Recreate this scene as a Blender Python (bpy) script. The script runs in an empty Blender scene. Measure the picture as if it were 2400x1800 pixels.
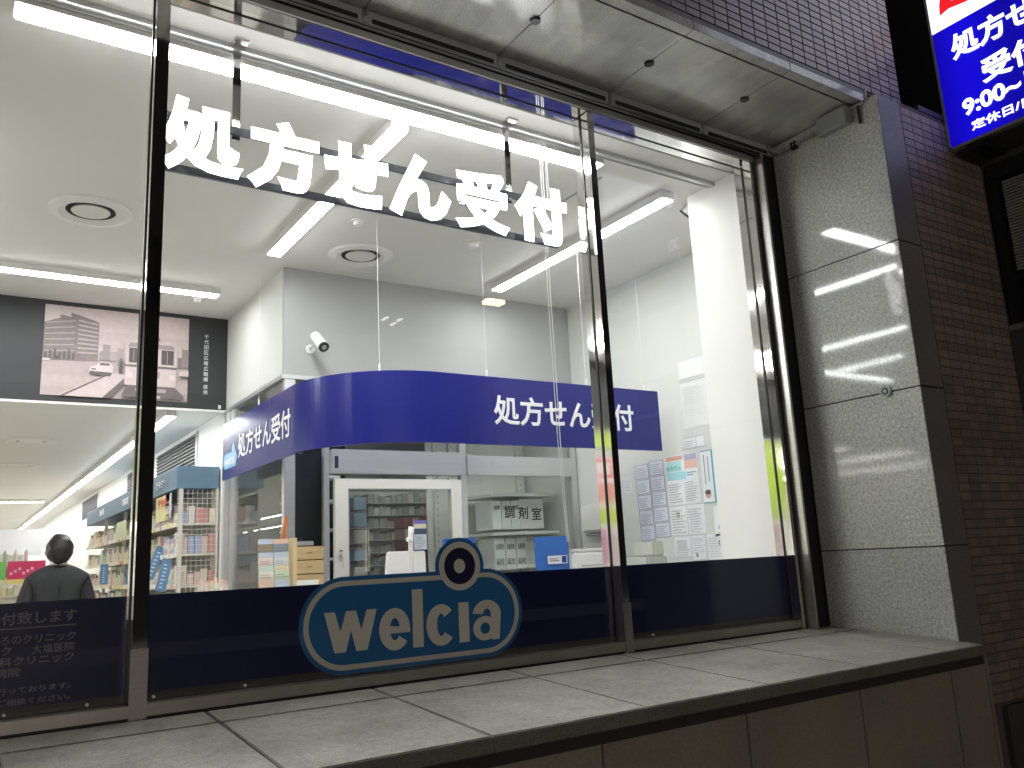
import bpy, bmesh, math, random
from mathutils import Vector, Matrix
random.seed(7)
sc = bpy.context.scene
COL = sc.collection
# ------------------------------------------------------------------ camera, world, exposure
YAW, PITCH, ROLL, FOC = 0.5932470268481014, 0.20453573448452803, -0.05082819615034525, 1969.54
CAM = Vector((0, -2.7, 1.5))
_f = Vector((math.sin(YAW)*math.cos(PITCH), math.cos(YAW)*math.cos(PITCH), math.sin(PITCH)))
_r = Vector((math.cos(YAW), -math.sin(YAW), 0)); _u = _r.cross(_f)
_r, _u = _r*math.cos(ROLL)+_u*math.sin(ROLL), -_r*math.sin(ROLL)+_u*math.cos(ROLL)
cd = bpy.data.cameras.new('camera'); cam = bpy.data.objects.new('camera', cd); COL.objects.link(cam)
cam.matrix_world = Matrix(((_r.x, _u.x, -_f.x, CAM.x), (_r.y, _u.y, -_f.y, CAM.y), (_r.z, _u.z, -_f.z, CAM.z), (0, 0, 0, 1)))
cd.sensor_width = 36; cd.lens = FOC/2400*36; cd.clip_start = 0.05; cd.clip_end = 300
sc.camera = cam
W = bpy.data.worlds.new('World'); sc.world = W; W.use_nodes = True
W.node_tree.nodes['Background'].inputs[0].default_value = (0.80, 0.74, 0.72, 1)
W.node_tree.nodes['Background'].inputs[1].default_value = 0.085
sc.view_settings.view_transform = 'Standard'; sc.view_settings.look = 'None'
sc.view_settings.exposure = 0.0; sc.view_settings.gamma = 1
sc.cycles.use_denoising = True
sc.cycles.max_bounces = 10; sc.cycles.diffuse_bounces = 5; sc.cycles.glossy_bounces = 6
sc.cycles.transparent_max_bounces = 24; sc.cycles.transmission_bounces = 6
sc.cycles.sample_clamp_indirect = 60; sc.cycles.caustics_reflective = True
L_LAMP = 49.          # strength of the shop's strip lights

def at(px, py, ax, v):
    "the point where the line of sight through a photo pixel meets the plane axis=v"
    d = _r*((px-1200)/FOC) - _u*((py-900)/FOC) + _f
    return CAM + d*((v-CAM[ax])/d[ax])

# ------------------------------------------------------------------ materials
def mat(name, col=(.5, .5, .5), rough=.6, metal=0., spec=.5, emit=None, es=0., coat=0.):
    m = bpy.data.materials.new(name); m.use_nodes = True
    b = m.node_tree.nodes['Principled BSDF']
    b.inputs['Base Color'].default_value = (*col, 1); b.inputs['Roughness'].default_value = rough
    b.inputs['Metallic'].default_value = metal; b.inputs['Specular IOR Level'].default_value = spec
    b.inputs['Coat Weight'].default_value = coat; b.inputs['Coat Roughness'].default_value = .03
    if emit: b.inputs['Emission Color'].default_value = (*emit, 1); b.inputs['Emission Strength'].default_value = es
    return m
def nodes(m): return m.node_tree.nodes, m.node_tree.links, m.node_tree.nodes['Principled BSDF']
def noisy(m, layers, bump=0., bscale=200., rough=None):
    """multiply the base colour by noise layers [(scale, lo, hi, contrast)] in world space; rough=(scale, lo, hi)"""
    N, L, b = nodes(m)
    g = N.new('ShaderNodeNewGeometry')
    col = N.new('ShaderNodeRGB'); col.outputs[0].default_value = b.inputs['Base Color'].default_value
    cur = col.outputs[0]
    for sc_, lo, hi, ct in layers:
        s3 = sc_ if isinstance(sc_, tuple) else (sc_,)*3
        mp = N.new('ShaderNodeVectorMath'); mp.operation = 'MULTIPLY'; mp.inputs[1].default_value = s3
        L.new(g.outputs['Position'], mp.inputs[0])
        t = N.new('ShaderNodeTexNoise'); t.inputs['Scale'].default_value = 1; t.inputs['Detail'].default_value = 3
        L.new(mp.outputs[0], t.inputs['Vector'])
        r = N.new('ShaderNodeMapRange'); r.inputs[1].default_value = .5-ct; r.inputs[2].default_value = .5+ct
        r.inputs[3].default_value = lo; r.inputs[4].default_value = hi; L.new(t.outputs[0], r.inputs[0])
        x = N.new('ShaderNodeVectorMath'); x.operation = 'SCALE'
        L.new(cur, x.inputs[0]); L.new(r.outputs[0], x.inputs['Scale']); cur = x.outputs[0]
    L.new(cur, b.inputs['Base Color'])
    if bump:
        t = N.new('ShaderNodeTexNoise'); t.inputs['Scale'].default_value = bscale; t.inputs['Detail'].default_value = 2
        L.new(g.outputs['Position'], t.inputs['Vector'])
        bp = N.new('ShaderNodeBump'); bp.inputs['Strength'].default_value = bump; bp.inputs['Distance'].default_value = .002
        L.new(t.outputs[0], bp.inputs['Height']); L.new(bp.outputs[0], b.inputs['Normal'])
    if rough:
        t = N.new('ShaderNodeTexNoise'); t.inputs['Scale'].default_value = rough[0]
        L.new(g.outputs['Position'], t.inputs['Vector'])
        r = N.new('ShaderNodeMapRange'); r.inputs[1].default_value = .35; r.inputs[2].default_value = .65
        r.inputs[3].default_value = rough[1]; r.inputs[4].default_value = rough[2]
        L.new(t.outputs[0], r.inputs[0]); L.new(r.outputs[0], b.inputs['Roughness'])
    return m
M = {}
M['ceiling'] = noisy(mat('ceiling_paint', (.74, .73, .70), .85), [(1.2, .96, 1.03, .3)])
M['wall'] = noisy(mat('wall_paint', (.82, .82, .79), .8), [(1.5, .96, 1.03, .3)])
M['greywall'] = noisy(mat('grey_wallpaper', (.41, .415, .41), .8), [(2, .96, 1.04, .3)])
M['wall2'] = noisy(mat('wall_paint_cool', (.66, .67, .64), .8), [(1.5, .96, 1.03, .3)])
M['floor'] = noisy(mat('vinyl_floor', (.62, .6, .56), .25), [(3, .9, 1.05, .3)])
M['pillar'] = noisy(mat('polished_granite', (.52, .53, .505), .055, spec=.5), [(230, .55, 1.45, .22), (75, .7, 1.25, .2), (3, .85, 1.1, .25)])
M['pillar_edge'] = noisy(mat('honed_granite', (.17, .163, .155), .45), [(230, .6, 1.4, .22), (3, .85, 1.1, .25)])  # pillar granite darkened: shade of its street side put into the colour
M['ledge'] = noisy(mat('flamed_granite', (.40, .382, .335), .55), [(260, .7, 1.3, .22), (60, .85, 1.12, .2), (2.2, .74, 1.12, .22), (9, .86, 1.08, .2), (32, .9, 1.07, .2)], bump=.25, bscale=260)
M['nosing'] = noisy(mat('weathered_nosing', (.15, .14, .125), .5), [(200, .7, 1.3, .22), (4, .8, 1.15, .25)])  # ledge stone darkened: shade on the lip face put into the colour
M['soffit'] = noisy(mat('soffit_granite', (.45, .45, .42), .20, spec=.6), [(200, .65, 1.35, .22), (3.2, .72, 1.2, .2), ((14, 3, 3), .85, 1.1, .2)], rough=(5, .10, .28))
M['fascia'] = noisy(mat('fascia_granite', (.10, .097, .093), .5), [(200, .65, 1.35, .22), (3, .7, 1.15, .2)])
M['clad'] = noisy(mat('brown_stone_panel', (.26, .225, .185), .5), [(180, .8, 1.2, .25), (2.5, .8, 1.12, .25)])
M['dark_stone'] = noisy(mat('dark_base_stone', (.06, .06, .06), .5), [(3, .8, 1.2, .25)])
M['joint'] = mat('dark_joint_sealant', (.03, .03, .03), .8)
M['grout'] = noisy(mat('tile_grout', (.10, .085, .085), .9), [(9, .8, 1.2, .25)])
TILES = [noisy(mat('glazed_tile', c, .38), [(40, .88, 1.1, .25), (2.2, .85, 1.12, .25)]) for c in
         [(.205, .163, .152), (.165, .132, .128), (.235, .185, .172), (.185, .15, .145)]]
TILES2 = [noisy(mat('brown_tile', c, .5), [(40, .88, 1.1, .25), (2, .8, 1.15, .25)]) for c in [(.225, .182, .160), (.19, .155, .138), (.255, .20, .172)]]
M['steel'] = noisy(mat('mirror_steel', (.72, .71, .69), .06, 1.), [(2, .95, 1.03, .3)], rough=(7, .03, .09))
M['brushed'] = noisy(mat('brushed_steel', (.62, .61, .58), .28, 1.), [((6, 6, 180), .9, 1.08, .25)])
M['frame'] = noisy(mat('sill_steel', (.42, .40, .37), .38, .85), [((2, 2, 200), .9, 1.1, .25), (4, .85, 1.1, .25)])
M['curb'] = noisy(mat('inner_curb', (.055, .048, .042), .4), [(5, .7, 1.2, .25)])
M['dark_steel'] = mat('dark_steel', (.035, .036, .042), .3, .6)
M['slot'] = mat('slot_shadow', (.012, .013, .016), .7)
M['header'] = noisy(mat('header_panel', (.50, .51, .54), .45, .3), [(3, .85, 1.1, .25)])
M['black'] = mat('black_rubber', (.012, .012, .013), .5)
M['alu'] = noisy(mat('aluminium', (.60, .61, .62), .35, .7), [((1, 1, 60), .96, 1.04, .3)])
M['white'] = mat('white_plastic', (.80, .80, .78), .4)
M['offwhite'] = mat('offwhite_enamel', (.74, .735, .70), .45)
M['doorw'] = mat('door_leaf', (.72, .71, .67), .45)
M['greyp'] = mat('grey_plastic', (.35, .36, .36), .4)
M['slat'] = mat('louvre_slat', (.10, .11, .12), .5)
M['blackp'] = mat('black_plastic', (.02, .02, .022), .3)
M['lamp'] = mat('strip_light_diffuser', (.9, .9, .9), .5, emit=(.985, .995, 1), es=L_LAMP)
M['lamp_far'] = mat('strip_light_diffuser_far', (.9, .9, .9), .5, emit=(1, .985, .95), es=L_LAMP*.75)
M['lamp_dim'] = mat('strip_light_dim', (.9, .9, .9), .5, emit=(.95, 1, .97), es=22)
M['letter_face'] = mat('lit_letter_face', (.9, .9, .9), .4, emit=(1, 1, 1), es=6)
M['letter_side'] = mat('letter_return', (.30, .31, .33), .35, .8)
M['rail'] = mat('rail_steel', (.20, .21, .23), .3, .9)
M['sign_blue'] = mat('sign_blue_acrylic', (.018, .022, .20), .22, spec=.45)
M['sign_white'] = mat('sign_white_vinyl', (.84, .85, .88), .4)
M['sky_vinyl'] = mat('light_blue_vinyl', (.22, .47, .80), .4)
M['film'] = mat('navy_window_film', (.006, .008, .062), .35)
M['film_txt'] = mat('grey_film_lettering', (.24, .235, .25), .5)
M['logo_blue'] = mat('logo_blue_vinyl', (.016, .14, .36), .4)
M['logo_white'] = mat('logo_pale_vinyl', (.64, .61, .53), .5)
M['logo_navy'] = mat('logo_navy_vinyl', (.010, .010, .045), .4)
M['bulk'] = mat('charcoal_fascia', (.026, .028, .031), .5)
M['lime'] = mat('lime_board', (.50, .66, .10), .5)
M['hblue'] = mat('dusty_blue_header', (.125, .215, .30), .5)
M['shelf'] = mat('cream_shelf_steel', (.66, .64, .55), .45)
M['wire'] = mat('white_wire', (.72, .72, .68), .4)
M['counter'] = noisy(mat('counter_laminate', (.76, .75, .70), .35), [(4, .96, 1.03, .3)])
M['wood'] = noisy(mat('light_wood', (.52, .38, .20), .5), [((3, 60, 60), .85, 1.1, .2)])
M['suit'] = noisy(mat('charcoal_suit', (.030, .031, .034), .85), [(60, .8, 1.2, .25), ((9, 9, 5), .75, 1.25, .2)], bump=1.0, bscale=14)
M['shirt'] = mat('white_shirt', (.7, .7, .7), .7)
M['hair'] = noisy(mat('black_hair', (.012, .010, .010), .45), [((120, 120, 20), .6, 1.5, .2)], bump=.3, bscale=200)
M['skin'] = mat('skin', (.55, .36, .26), .55)
M['asphalt'] = noisy(mat('asphalt', (.05, .05, .05), .8), [(60, .7, 1.3, .25)])
M['paving'] = noisy(mat('paving', (.30, .285, .27), .7), [(30, .8, 1.2, .25)])
M['citywall'] = noisy(mat('city_facade', (.07, .07, .074), .6), [(.8, .8, 1.2, .25)])
M['cityglass'] = mat('city_window', (.01, .012, .015), .1)
M['citylit'] = mat('city_lit_window', (.5, .5, .5), .5, emit=(1, .95, .85), es=9)
M['shopglow'] = mat('shopfront_glow', (.5, .5, .5), .5, emit=(1, .90, .78), es=6.3)
M['warm'] = mat('warm_street_lamp', (.8, .6, .3), .5, emit=(1, .72, .38), es=40)
M['signlit_blue'] = mat('backlit_blue', (.01, .01, .2), .3, emit=(.004, .001, .50), es=1.15)
M['signlit_white'] = mat('backlit_white', (.8, .8, .8), .3, emit=(.80, .84, 1), es=1.9)
M['signlit_letter'] = mat('backlit_letter', (.8, .8, .8), .3, emit=(.95, .96, 1), es=2.3)
M['signlit_red'] = mat('backlit_red', (.6, .02, .02), .3, emit=(.80, .012, .02), es=1.1)
# backlit panel is dimmer towards its edges where the tubes stop: a slow noise in the tube light
def glass_mat(name, tint, k, rough=0.0):
    "thin clear sheet: see-through, with Schlick's Fresnel reflection on either face"
    m = bpy.data.materials.new(name); m.use_nodes = True; N = m.node_tree.nodes; L = m.node_tree.links; N.clear()
    o = N.new('ShaderNodeOutputMaterial'); mx = N.new('ShaderNodeMixShader'); t = N.new('ShaderNodeBsdfTransparent')
    g = N.new('ShaderNodeBsdfGlossy'); f = N.new('ShaderNodeLayerWeight'); f.inputs[0].default_value = .5
    pw = N.new('ShaderNodeMath'); pw.operation = 'POWER'; pw.inputs[1].default_value = 5; L.new(f.outputs['Facing'], pw.inputs[0])
    mu = N.new('ShaderNodeMath'); mu.operation = 'MULTIPLY_ADD'; mu.inputs[1].default_value = .96*k; mu.inputs[2].default_value = .04*k
    mu.use_clamp = True; L.new(pw.outputs[0], mu.inputs[0]); L.new(mu.outputs[0], mx.inputs[0])
    t.inputs[0].default_value = (*tint, 1); g.inputs['Roughness'].default_value = rough
    L.new(t.outputs[0], mx.inputs[1]); L.new(g.outputs[0], mx.inputs[2]); L.new(mx.outputs[0], o.inputs[0]); return m
M['glass'] = glass_mat('window_glass', (.985, .99, .985), .75)
M['glass2'] = glass_mat('partition_glass', (.95, .97, .96), 1.0)
M['clear'] = glass_mat('clear_acrylic', (.96, .97, .98), 1.0)
_flat = {}
def flat(c, rough=.55):
    k = (round(c[0], 3), round(c[1], 3), round(c[2], 3))
    if k not in _flat: _flat[k] = mat('print_ink', k, rough)
    return _flat[k]

# ------------------------------------------------------------------ object helpers
def thing(name, label, cat, loc=(0, 0, 0), group=None):
    o = bpy.data.objects.new(name, None); o.empty_display_size = .05; COL.objects.link(o); o.location = loc
    o['label'] = label; o['category'] = cat
    if group: o['group'] = group
    return o
def tag(o, label=None, cat=None, group=None, kind=None):
    if label: o['label'] = label
    if cat: o['category'] = cat
    if group: o['group'] = group
    if kind: o['kind'] = kind
    return o
def link(name, me, parent=None, loc=None):
    o = bpy.data.objects.new(name, me); COL.objects.link(o)
    if parent is not None:
        o.parent = parent
        base = Vector((0, 0, 0)); p = parent
        while p: base += p.location; p = p.parent
        if loc is None: o.location = -base
        else: o.location = Vector(loc)-base
    elif loc is not None: o.location = loc
    return o
class MB:
    def __init__(s): s.v = []; s.f = []; s.mi = []; s.mats = []
    def _m(s, m):
        if m is None: return 0
        if m not in s.mats: s.mats.append(m)
        return s.mats.index(m)
    def poly(s, pts, m=None):
        n = len(s.v); s.v += [tuple(p) for p in pts]; s.f.append(tuple(range(n, n+len(pts)))); s.mi.append(s._m(m)); return s
    def box(s, x0, x1, y0, y1, z0, z1, m=None):
        n = len(s.v)
        s.v += [(x, y, z) for z in (z0, z1) for y in (y0, y1) for x in (x0, x1)]
        for q in ((0, 2, 3, 1), (4, 5, 7, 6), (0, 1, 5, 4), (2, 6, 7, 3), (0, 4, 6, 2), (1, 3, 7, 5)):
            s.f.append(tuple(n+i for i in q)); s.mi.append(s._m(m))
        return s
    def prism(s, O, U, V, pts, depth, m=None):
        "outline pts (u,v) in the plane O,U,V, extruded by depth against the normal U x V"
        O, U, V = Vector(O), Vector(U), Vector(V); Nn = U.cross(V).normalized()
        n = len(s.v); k = len(pts)
        s.v += [tuple(O+U*a+V*b) for a, b in pts]; s.v += [tuple(O+U*a+V*b-Nn*depth) for a, b in pts]
        s.f.append(tuple(range(n, n+k))); s.f.append(tuple(range(n+2*k-1, n+k-1, -1)))
        for i in range(k): s.f.append((n+i, n+k+i, n+k+(i+1) % k, n+(i+1) % k))
        s.mi += [s._m(m)]*(k+2); return s
    def tube(s, pts, r, n=8, m=None, cap=True):
        pts = [Vector(p) for p in pts]; rings = []
        for i, p in enumerate(pts):
            d = (pts[min(i+1, len(pts)-1)]-pts[max(i-1, 0)]).normalized()
            a = d.orthogonal().normalized() if abs(d.z) > .9 else d.cross(Vector((0, 0, 1))).normalized()
            b = d.cross(a); rr = r[i] if isinstance(r, (list, tuple)) else r
            st = len(s.v); s.v += [tuple(p+a*math.cos(2*math.pi*k/n)*rr+b*math.sin(2*math.pi*k/n)*rr) for k in range(n)]; rings.append(st)
        for i in range(len(pts)-1):
            for k in range(n):
                s.f.append((rings[i]+k, rings[i]+(k+1) % n, rings[i+1]+(k+1) % n, rings[i+1]+k)); s.mi.append(s._m(m))
        if cap:
            s.f.append(tuple(rings[0]+k for k in range(n))[::-1]); s.f.append(tuple(rings[-1]+k for k in range(n))); s.mi += [s._m(m)]*2
        return s
    def build(s, name, m=None, parent=None, bevel=0, smooth=False, loc=None):
        me = bpy.data.meshes.new(name); me.from_pydata(s.v, [], s.f)
        for mm in (s.mats or [m]): me.materials.append(mm)
        if s.mats: me.polygons.foreach_set('material_index', s.mi)
        bm = bmesh.new(); bm.from_mesh(me); bmesh.ops.recalc_face_normals(bm, faces=bm.faces) if not s.mats else None
        if bevel: bmesh.ops.bevel(bm, geom=list(bm.edges), offset=bevel, segments=2, affect='EDGES', clamp_overlap=True)
        bm.to_mesh(me); bm.free()
        if smooth: me.polygons.foreach_set('use_smooth', [True]*len(me.polygons))
        me.update(); return link(name, me, parent, loc)
def bx(name, m, parent, x0, x1, y0, y1, z0, z1, bevel=0):
    return MB().box(x0, x1, y0, y1, z0, z1).build(name, m, parent, bevel)
FR = (Vector((1, 0, 0)), Vector((0, 0, 1)))        # print that faces the street (-y)
FL = (Vector((0, -1, 0)), Vector((0, 0, 1)))       # print that faces -x
def text(name, s, O, fr, fit, m, parent, bold=.0, ext=.0, side=None, skew=0.):
    "lettering fitted into a box: O lower left corner, fit=(width,height); ext gives it thickness"
    c = bpy.data.curves.new(name, 'FONT'); c.body = s; c.size = 1; c.resolution_u = 3
    c.bevel_depth = bold; c.bevel_resolution = 0; c.extrude = .001 if bold else 0
    o = bpy.data.objects.new(name, c); COL.objects.link(o)
    dg = bpy.context.evaluated_depsgraph_get(); dg.update()
    me = bpy.data.meshes.new_from_object(o.evaluated_get(dg)); bpy.data.objects.remove(o); bpy.data.curves.remove(c)
    if not len(me.vertices): return None
    xs = [v.co.x for v in me.vertices]; ys = [v.co.y for v in me.vertices]; zs = [v.co.z for v in me.vertices]
    x0, x1, y0, y1, z0, z1 = min(xs), max(xs), min(ys), max(ys), min(zs), max(zs)
    sx = fit[0]/(x1-x0) if fit[0] else fit[1]/(y1-y0); sy = fit[1]/(y1-y0) if fit[1] else sx
    U, V = fr; Nn = U.cross(V).normalized(); O = Vector(O); me.name = name
    for v in me.vertices:
        a = (v.co.x-x0)*sx; b = (v.co.y-y0)*sy
        if bold: d = (v.co.z-z0)/(z1-z0)*max(ext, .0015)
        else: d = 0
        v.co = O+U*(a+skew*b)+V*b+Nn*(d-(ext if ext else 0))
    me.materials.clear(); me.materials.append(m)
    if side:
        me.materials.append(side); me.update()
        for p in me.polygons:
            cz = sum(((me.vertices[i].co-O).dot(Nn)) for i in p.vertices)/len(p.vertices)
            p.material_index = 0 if cz > -ext*.35 else 1
    me.update(); return link(name, me, parent)
def sheet(name, O, fr, w, h, items, parent=None, base=(.75, .76, .77), thick=.002, ink=None):
    "a printed sheet: base rectangle plus flat printed polygons (u0,v0,u1,v1,colour) or ([(u,v)..],colour) in 0..1"
    U, V = fr; O = Vector(O); Nn = U.cross(V).normalized()
    b = MB(); b.prism(O, U, V, [(0, 0), (w, 0), (w, h), (0, h)], thick, flat(base))
    for i, it in enumerate(items):
        off = Nn*(.0004+.00035*i)
        if len(it) == 5: u0, v0, u1, v1, c = it; pts = [(u0, v0), (u1, v0), (u1, v1), (u0, v1)]
        else: pts, c = it
        b.poly([O+off+U*(p[0]*w)+V*(p[1]*h) for p in pts], flat(c) if isinstance(c, tuple) else c)
    return b.build(name, None, parent)
def lines(u0, v0, u1, v1, n, c, rnd=None, th=.35):
    rnd = rnd or random; out = []; st = (v1-v0)/n
    for i in range(n):
        out.append((u0, v0+i*st, u0+(u1-u0)*rnd.uniform(.6, 1), v0+i*st+st*th, c))
    return out
def circ(cx, cy, rx, ry, n=24): return [(cx+rx*math.cos(2*math.pi*k/n), cy+ry*math.sin(2*math.pi*k/n)) for k in range(n)]

# ================================================================== SETTING
ZC = 3.49; ZF = .12; XR = 4.13; YB = 2.56; XP = 1.755; YK = 3.93; ZL = 2.75; SOF = 3.625
bx('street', M['asphalt'], None, -30, 30, -16, -4.2, -.15, -.12)['kind'] = 'structure'
bx('pavement', M['paving'], None, -30, 30, -4.2, -.76, -.15, 0)['kind'] = 'structure'
bx('floor', M['floor'], None, -8, XR, .0, 26, ZF-.05, ZF)['kind'] = 'structure'
bx('ceiling', M['ceiling'], None, -8, XR, .1352, YK+.05, ZC, ZC+.05)['kind'] = 'structure'
bx('ceiling_low', M['ceiling'], None, -8, XP+.02, YK+.05, 26, ZL, ZL+.05)['kind'] = 'structure'
bx('ceiling_pharmacy', M['ceiling'], None, XP+.03, XR, YB+.03, 6.2, ZL, ZL+.05)['kind'] = 'structure'
bx('wall_right', M['wall2'], None, XR, XR+.1, .47, 6.2, 0, ZC)['kind'] = 'structure'
bx('wall_return', M['wall'], None, 3.42, XR+.1, .109, .47, 0, ZC)['kind'] = 'structure'
bx('wall_back', M['wall'], None, -8, XR, 26, 26.1, 0, ZL)['kind'] = 'structure'
bx('wall_left', M['wall'], None, -8.1, -8, 0, 26, 0, ZC)['kind'] = 'structure'
bx('wall_pharmacy_front', M['greywall'], None, XP, XR, YB, YB+.03, ZL+.0, ZC-.001)['kind'] = 'structure'
bx('wall_pharmacy_side', M['wall2'], None, XP, XP+.03, YB+.031, YK, ZL+.0, ZC-.001)['kind'] = 'structure'
bx('wall_store_side', M['wall'], None, XP, XP+.03, YK+.05, 26, ZF, ZL)['kind'] = 'structure'
bx('wall_pharmacy_back', M['wall'], None, XP+.03, XR, 6.2, 6.25, ZF, ZL)['kind'] = 'structure'
bx('wall_below_window', M['wall'], None, -8, 3.42, .109, .16, ZF, 1.10)['kind'] = 'structure'

# ------------------------------------------------------------------ stone ledge with cladding below
led = thing('window_ledge', 'pale granite ledge on brown stone panels running below the shop window', 'ledge', (1.5, -.4, 0))
zl = lambda y: 1.106-(-y)*.064 if y < 0 else 1.106
def slab(x0, x1, y0, y1, name='stone_slab', th=.04, m='ledge'):
    b = MB(); g = .0035
    v = [(x0+g, y0+g), (x1-g, y0+g), (x1-g, y1-g), (x0+g, y1-g)]
    n = len(b.v); b.v += [(x, y, zl(y)-th) for x, y in v]+[(x, y, zl(y)) for x, y in v]
    for q in ((3, 2, 1, 0), (4, 5, 6, 7), (0, 1, 5, 4), (1, 2, 6, 5), (2, 3, 7, 6), (3, 0, 4, 7)): b.f.append(q); b.mi.append(0)
    return b.build(name, M[m], led, bevel=.0025)
xs = [-2.0, -1.45, -.92, -.39, .14, .67, 1.2, 1.73, 2.26, 2.79, 3.32, 3.597]
for a, b_ in zip(xs[:-1], xs[1:]):
    MB().box(a+.002, b_-.002, -.7535, -.7508, zl(-.75)-.040, zl(-.75)-.0025).build('nosing', M['nosing'], led)  # dark strip over the slab front, painted as the lip's shade
    slab(a, b_, -.75, -.172); slab(a, b_, -.166, -.005, 'stone_strip')
bx('bedding', M['joint'], led, -2, 3.595, -.735, -.006, .98, zl(-.735)-.042)
for k, a in enumerate([-1.4, -.81, -.21, .38, .98, 1.575, 2.17, 2.765, 3.36]):
    e = min(a+.595, 3.62)
    bx('cladding_panel', M['clad'], led, a+.003, e-.003, -.725, -.69, 0, 1.0, bevel=.002)
bx('core', M['joint'], led, -2, 3.6, -.69, .10, 0, .99)
bx('end_panel', M['clad'], led, 3.62, 3.64, -.725, -.645, 0, 1.0)

# ------------------------------------------------------------------ granite pillar right of the window
pil = thing('granite_pillar', 'polished speckled grey granite pillar with streaks of reflected lights', 'pillar', (3.6, -.3, 0))
zs = [0, .75, 1.46, 2.17, 2.867, SOF-.004]
for a, b_ in zip(zs[:-1], zs[1:]):
    g = .003
    MB().box(3.6, 3.606, -.6385, -.002, a+g, b_-g).build('stone_block', M['pillar'], pil, bevel=.001)
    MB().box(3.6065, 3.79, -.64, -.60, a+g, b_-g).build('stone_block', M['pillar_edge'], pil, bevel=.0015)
bx('core', M['joint'], pil, 3.6075, 3.78, -.599, -.002, 0, SOF-.006)
ca = MB(); ca.tube([(3.6, -.475, 2.175), (3.587, -.475, 2.175)], .026, 20); ca.build('bolt_cover', M['greyp'], pil)
ca = MB(); ca.tube([(3.587, -.475, 2.175), (3.585, -.475, 2.175)], .017, 20); ca.build('bolt_head', M['blackp'], pil)
ca = MB(); ca.tube([(3.585, -.475, 2.175), (3.583, -.475, 2.175)], .009, 12); ca.build('bolt_centre', M['greyp'], pil)

# ------------------------------------------------------------------ soffit
sof = thing('stone_soffit', 'stained grey stone soffit above the shop window with round bolt covers', 'soffit', (1.8, -.3, SOF))
sx = [-1.9, -1.28, -.66, -.04, .59, 1.21, 1.832, 2.45, 3.07, 3.64]
for a, b_ in zip(sx[:-1], sx[1:]):
    g = .002
    MB().box(a+g, b_-g, -.498, -.002, SOF, SOF+.04).build('stone_panel', M['soffit'], sof, bevel=.001)
    MB().box(a+g, b_-g, -.558, -.508, SOF-.001, SOF+.04).build('edge_stone', M['soffit'], sof, bevel=.001)
bx('groove', M['joint'], sof, -1.9, 3.64, -.55, -.002, SOF+.006, SOF+.06)
for x in sx[1:-1]:
    b = MB(); b.tube([(x, -.284, SOF), (x, -.284, SOF-.011)], .024, 6); b.build('bolt_cover', M['dark_steel'], sof, bevel=.002)

# ------------------------------------------------------------------ tiled wall above the soffit
up = thing('tiled_facade', 'mauve glazed tile wall above the stone soffit lit violet by the sign', 'wall', (2, -.55, SOF))
bx('backing', M['grout'], up, -2, 3.968, -.553, -.45, SOF+.05, 6)
bx('return_wall', M['grout'], up, 3.93, 3.967, -.449, .8, SOF+.05, 6)
tx, tz = .086, .036
protos = []
for m in TILES:
    b = MB(); b.box(0, tx-.005, -.006, 0, 0, tz-.005)
    o = b.build('tile', m, up, bevel=.0012); protos.append(o.data); bpy.data.objects.remove(o)
fz = [SOF+.041, 3.69]
for a, b_ in zip(sx[:-1], sx[1:]): MB().box(a+.002, b_-.002, -.556, -.553, SOF+.042, 3.69).build('fascia_stone', M['fascia'], up)
cnt = 0; rest = MB()
for r in range(55):
    z = 3.693+r*tz
    for c in range(64):
        x = 3.965-(c+1)*tx
        near = z > 3.69 and x > 2.05 and (z-3.69) < .08+(x-2.0)*.36
        if near and cnt < 298:
            t = link('tile', random.choice(protos), up, (x, -.553, z)); cnt += 1
        elif x > 0 and r < 46: rest.box(x, x+tx-.005, -.559, -.553, z, z+tz-.005, TILES[(r*7+c*3) % 4])
rest.build('tile_field', None, up)['kind'] = 'stuff'

# ------------------------------------------------------------------ brown tiled wall right of the pillar
rw = thing('brown_tiled_wall', 'dark brown tiled wall in shadow to the right of the granite pillar', 'wall', (4.1, -.6, 0))
bx('backing', M['grout'], rw, 3.791, 4.95, -.634, -.4, 0, 3.63)
bx('coping', M['dark_stone'], rw, 3.97, 4.502, -.64, -.35, 3.631, 3.66)
bx('recess_back', M['citywall'], rw, 3.97, 4.95, .7, .8, 3.4, 6)
bx('base_stone', M['dark_stone'], rw, 3.86, 4.5, -.66, -.634, 0, .77)
protos = []
for m in TILES2:
    b = MB(); b.box(0, .085, -.006, 0, 0, .036); o = b.build('tile', m, rw, bevel=.0012); protos.append(o.data); bpy.data.objects.remove(o)
rest = MB()
for r in range(68):
    z = .785+r*.0415
    for c in range(8):
        x = 3.795+c*.0885
        if r < 37: link('tile', random.choice(protos), rw, (x, -.634, z))
        else: rest.box(x, min(x+.0835, 4.498), -.64, -.634, z, z+.0365, TILES2[(r*5+c*3) % 3])
rest.build('tile_field', None, rw)['kind'] = 'stuff'

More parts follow.
